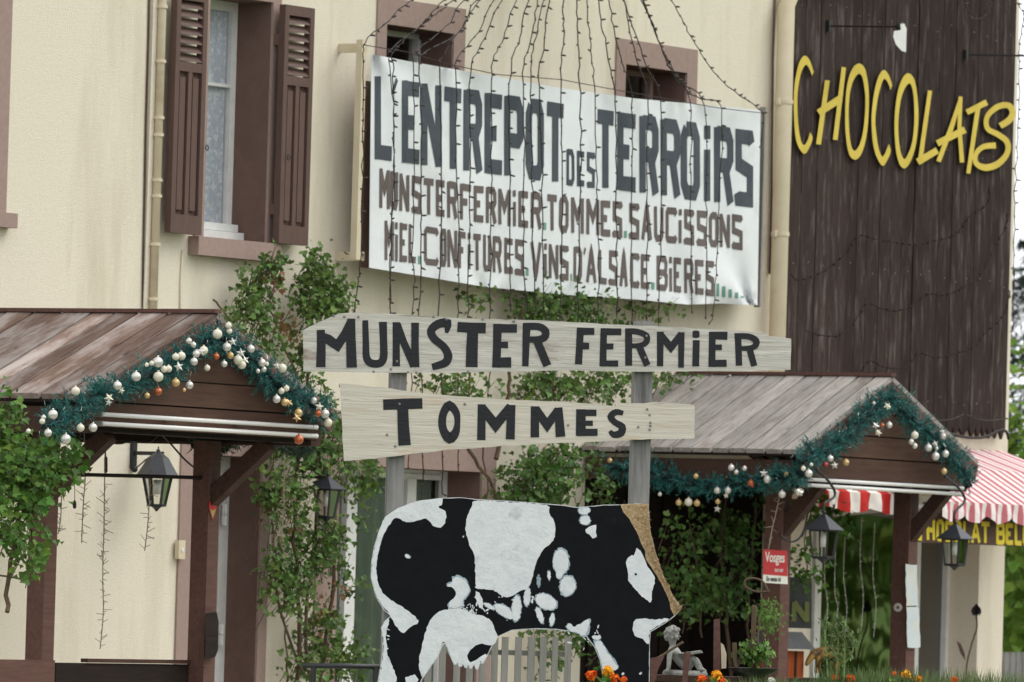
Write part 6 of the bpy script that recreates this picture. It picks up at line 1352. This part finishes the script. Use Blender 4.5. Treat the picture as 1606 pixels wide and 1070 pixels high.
# ================================================================== beyond the house, and across the street
def cloud_leaves(c, rx, ry, rz, cnt, s, seed, kind=0, hollow=.35):
    rg = random.Random(seed); V, Fc = [], []
    cl_ = []
    for _ in range(max(8, cnt//28)):
        d = Vector((rg.gauss(0, 1), rg.gauss(0, 1), rg.gauss(0, 1))).normalized()*(hollow+(1-hollow)*rg.random()**.5); cl_.append(Vector((d.x*rx, d.y*ry, d.z*rz))*rg.uniform(.8, 1.12))
    for p0 in cl_:
        for _ in range(28):
            p = c+p0+Vector((rg.gauss(0, rx*.11), rg.gauss(0, ry*.11), rg.gauss(0, rz*.08))); n = p0.normalized()+Vector((rg.uniform(-1, 1), rg.uniform(-1, 1), rg.uniform(-.2, 1.3)))
            q = leaf(p, n, Vector((rg.uniform(-1, 1), rg.uniform(-1, 1), rg.uniform(-1, .5))), rg.uniform(*s), kind); b = len(V); V += q; Fc += [(b, b+1, b+2, b+3, b+4), (b, b+4, b+5, b+6, b+7)] if len(q) == 8 else [(b, b+1, b+2, b+3), (b, b+3, b+4, b+5)]
    return V, Fc
def tree(label, base, h, rx, rz, cnt, s, m, seed, trunk=.12, cat='tree', name='tree', group=None, kind=0):
    base = Vector(base); t = thing(name, label, cat, tuple(base), group); rg = random.Random(seed)
    obj('trunk', join(tube([base, base+Vector((.05, 0, h*.35)), base+Vector((0, .05, h*.8))], [trunk, trunk*.8, trunk*.3], 9), *[tube([base+Vector((0, 0, h*f)), base+Vector((math.cos(k*2.2)*rx*.6, math.sin(k*2.2)*rx*.6, h*f+rz*.4))], [trunk*.4, trunk*.12], 6) for k, f in enumerate((.35, .42, .5, .58, .65))]), 'stem', t)
    obj('crown', cloud_leaves(base+Vector((0, 0, h-rz)), rx, rx, rz, cnt, s, seed, kind), m, t); return t
a = P(1618, 900, 4.0); tree('light green shrub showing behind the right corner of the house', (a.x, a.y, 0), 3.6, 1.15, 1.75, 6000, (.06, .11), 'tree_leaf', 21, .06, 'shrub', 'shrub')
a = P(1606, 950, 7.5); tree('second green shrub farther behind the house corner', (a.x+.6, a.y, 0), 3.2, 1.3, 1.5, 4200, (.07, .12), 'tree_leaf', 22, .06, 'shrub', 'shrub')
# spruce
a = P(1612, 450, 12); sp = thing('spruce_tree', 'dark spruce standing behind the house at the right edge', 'tree', (a.x+.3, a.y, 0)); rg = random.Random(8); V, Fc = [], []; top = Z(1604, 300, 12)
obj('trunk', tube([(a.x+.3, a.y, 0), (a.x+.3, a.y, top)], [.16, .02], 8), 'stem', sp)
for _ in range(520):
    f = rg.random()**.8; z = lerp(top, 1.2, f); L0 = .12+f*1.7*rg.uniform(.6, 1.1); an = rg.uniform(0, 6.28); d = Vector((math.cos(an), math.sin(an), -.28)); o0 = Vector((a.x+.3, a.y, z))
    for k in range(26):
        p = o0+d*L0*rg.random()**.7+Vector((0, 0, -.05*rg.random())); e = (Vector((rg.uniform(-1, 1), rg.uniform(-1, 1), -.7))).normalized()*rg.uniform(.08, .16); s2 = Vector((rg.uniform(-1, 1), rg.uniform(-1, 1), 0)).normalized()*.014; b = len(V); V += [p-s2, p+s2, p+e]; Fc.append((b, b+1, b+2))
obj('crown', (V, Fc), 'spruce_leaf', sp)
for i in range(4):
    p = P(1579+i*10, 1030, 1.6); o = obj('fence_picket', join(box(p.x-.04, p.x+.04, 1.6, 1.63, 0, p.z-.02), ([(p.x-.04, 1.6, p.z-.02), (p.x+.04, 1.6, p.z-.02), (p.x+.02, 1.6, p.z+.03), (p.x-.02, 1.6, p.z+.03), (p.x-.04, 1.63, p.z-.02), (p.x+.04, 1.63, p.z-.02), (p.x+.02, 1.63, p.z+.03), (p.x-.02, 1.63, p.z+.03)], [(0, 1, 2, 3), (7, 6, 5, 4), (0, 3, 7, 4), (1, 2, 6, 5), (3, 2, 6, 7)])), 'post_grey'); tag(o, ('first', 'second', 'third', 'fourth')[i]+' grey picket counting from the right corner of the house', 'picket', 'grey pickets behind the house corner')
# grassy slope across the street, seen mirrored in the shop glass
V, Fc = [], []
for i in range(31):
    for j in range(13):
        x, y = 4+i*4.0, -17-j*5.0; V.append((x, y, -.3+max(0, j-.3)**1.15*1.9*(min(1, i/4))+.5*math.sin(i*.9+j*.7)))
        if i and j: a = (i-1)*13+j-1; Fc.append((a, a+13, a+14, a+1))
o = obj('hillside', (V, Fc), 'meadow', smooth=True); tag(o, kind='structure')
# trees across the street, seen mirrored in the shop glass
me_c = None
rg = random.Random(31)
for i in range(5):
    base = Vector((12+i*7.5+rg.uniform(-1, 1), -11.5+rg.uniform(-1.5, 1.5)-i*.8, 0))
    t = thing('street_tree', 'leafy tree across the street from the house', 'tree', tuple(base), 'trees across the street mirrored in the windows')
    obj('trunk', tube([base, base+Vector((0, 0, 4))], [.16, .08], 8), 'stem', t)
    if me_c is None:
        o = obj('crown', cloud_leaves(base+Vector((0, 0, 3.6)), 3.0, 3.0, 3.6, 9000, (.13, .26), 40), 'tree_leaf', t); me_c = o.data
    else:
        Mx = Matrix.Translation(base+Vector((0, 0, 3.5))) @ Matrix.Rotation(rg.uniform(0, 6.28), 4, 'Z'); place('crown', me_c, Mx, t)
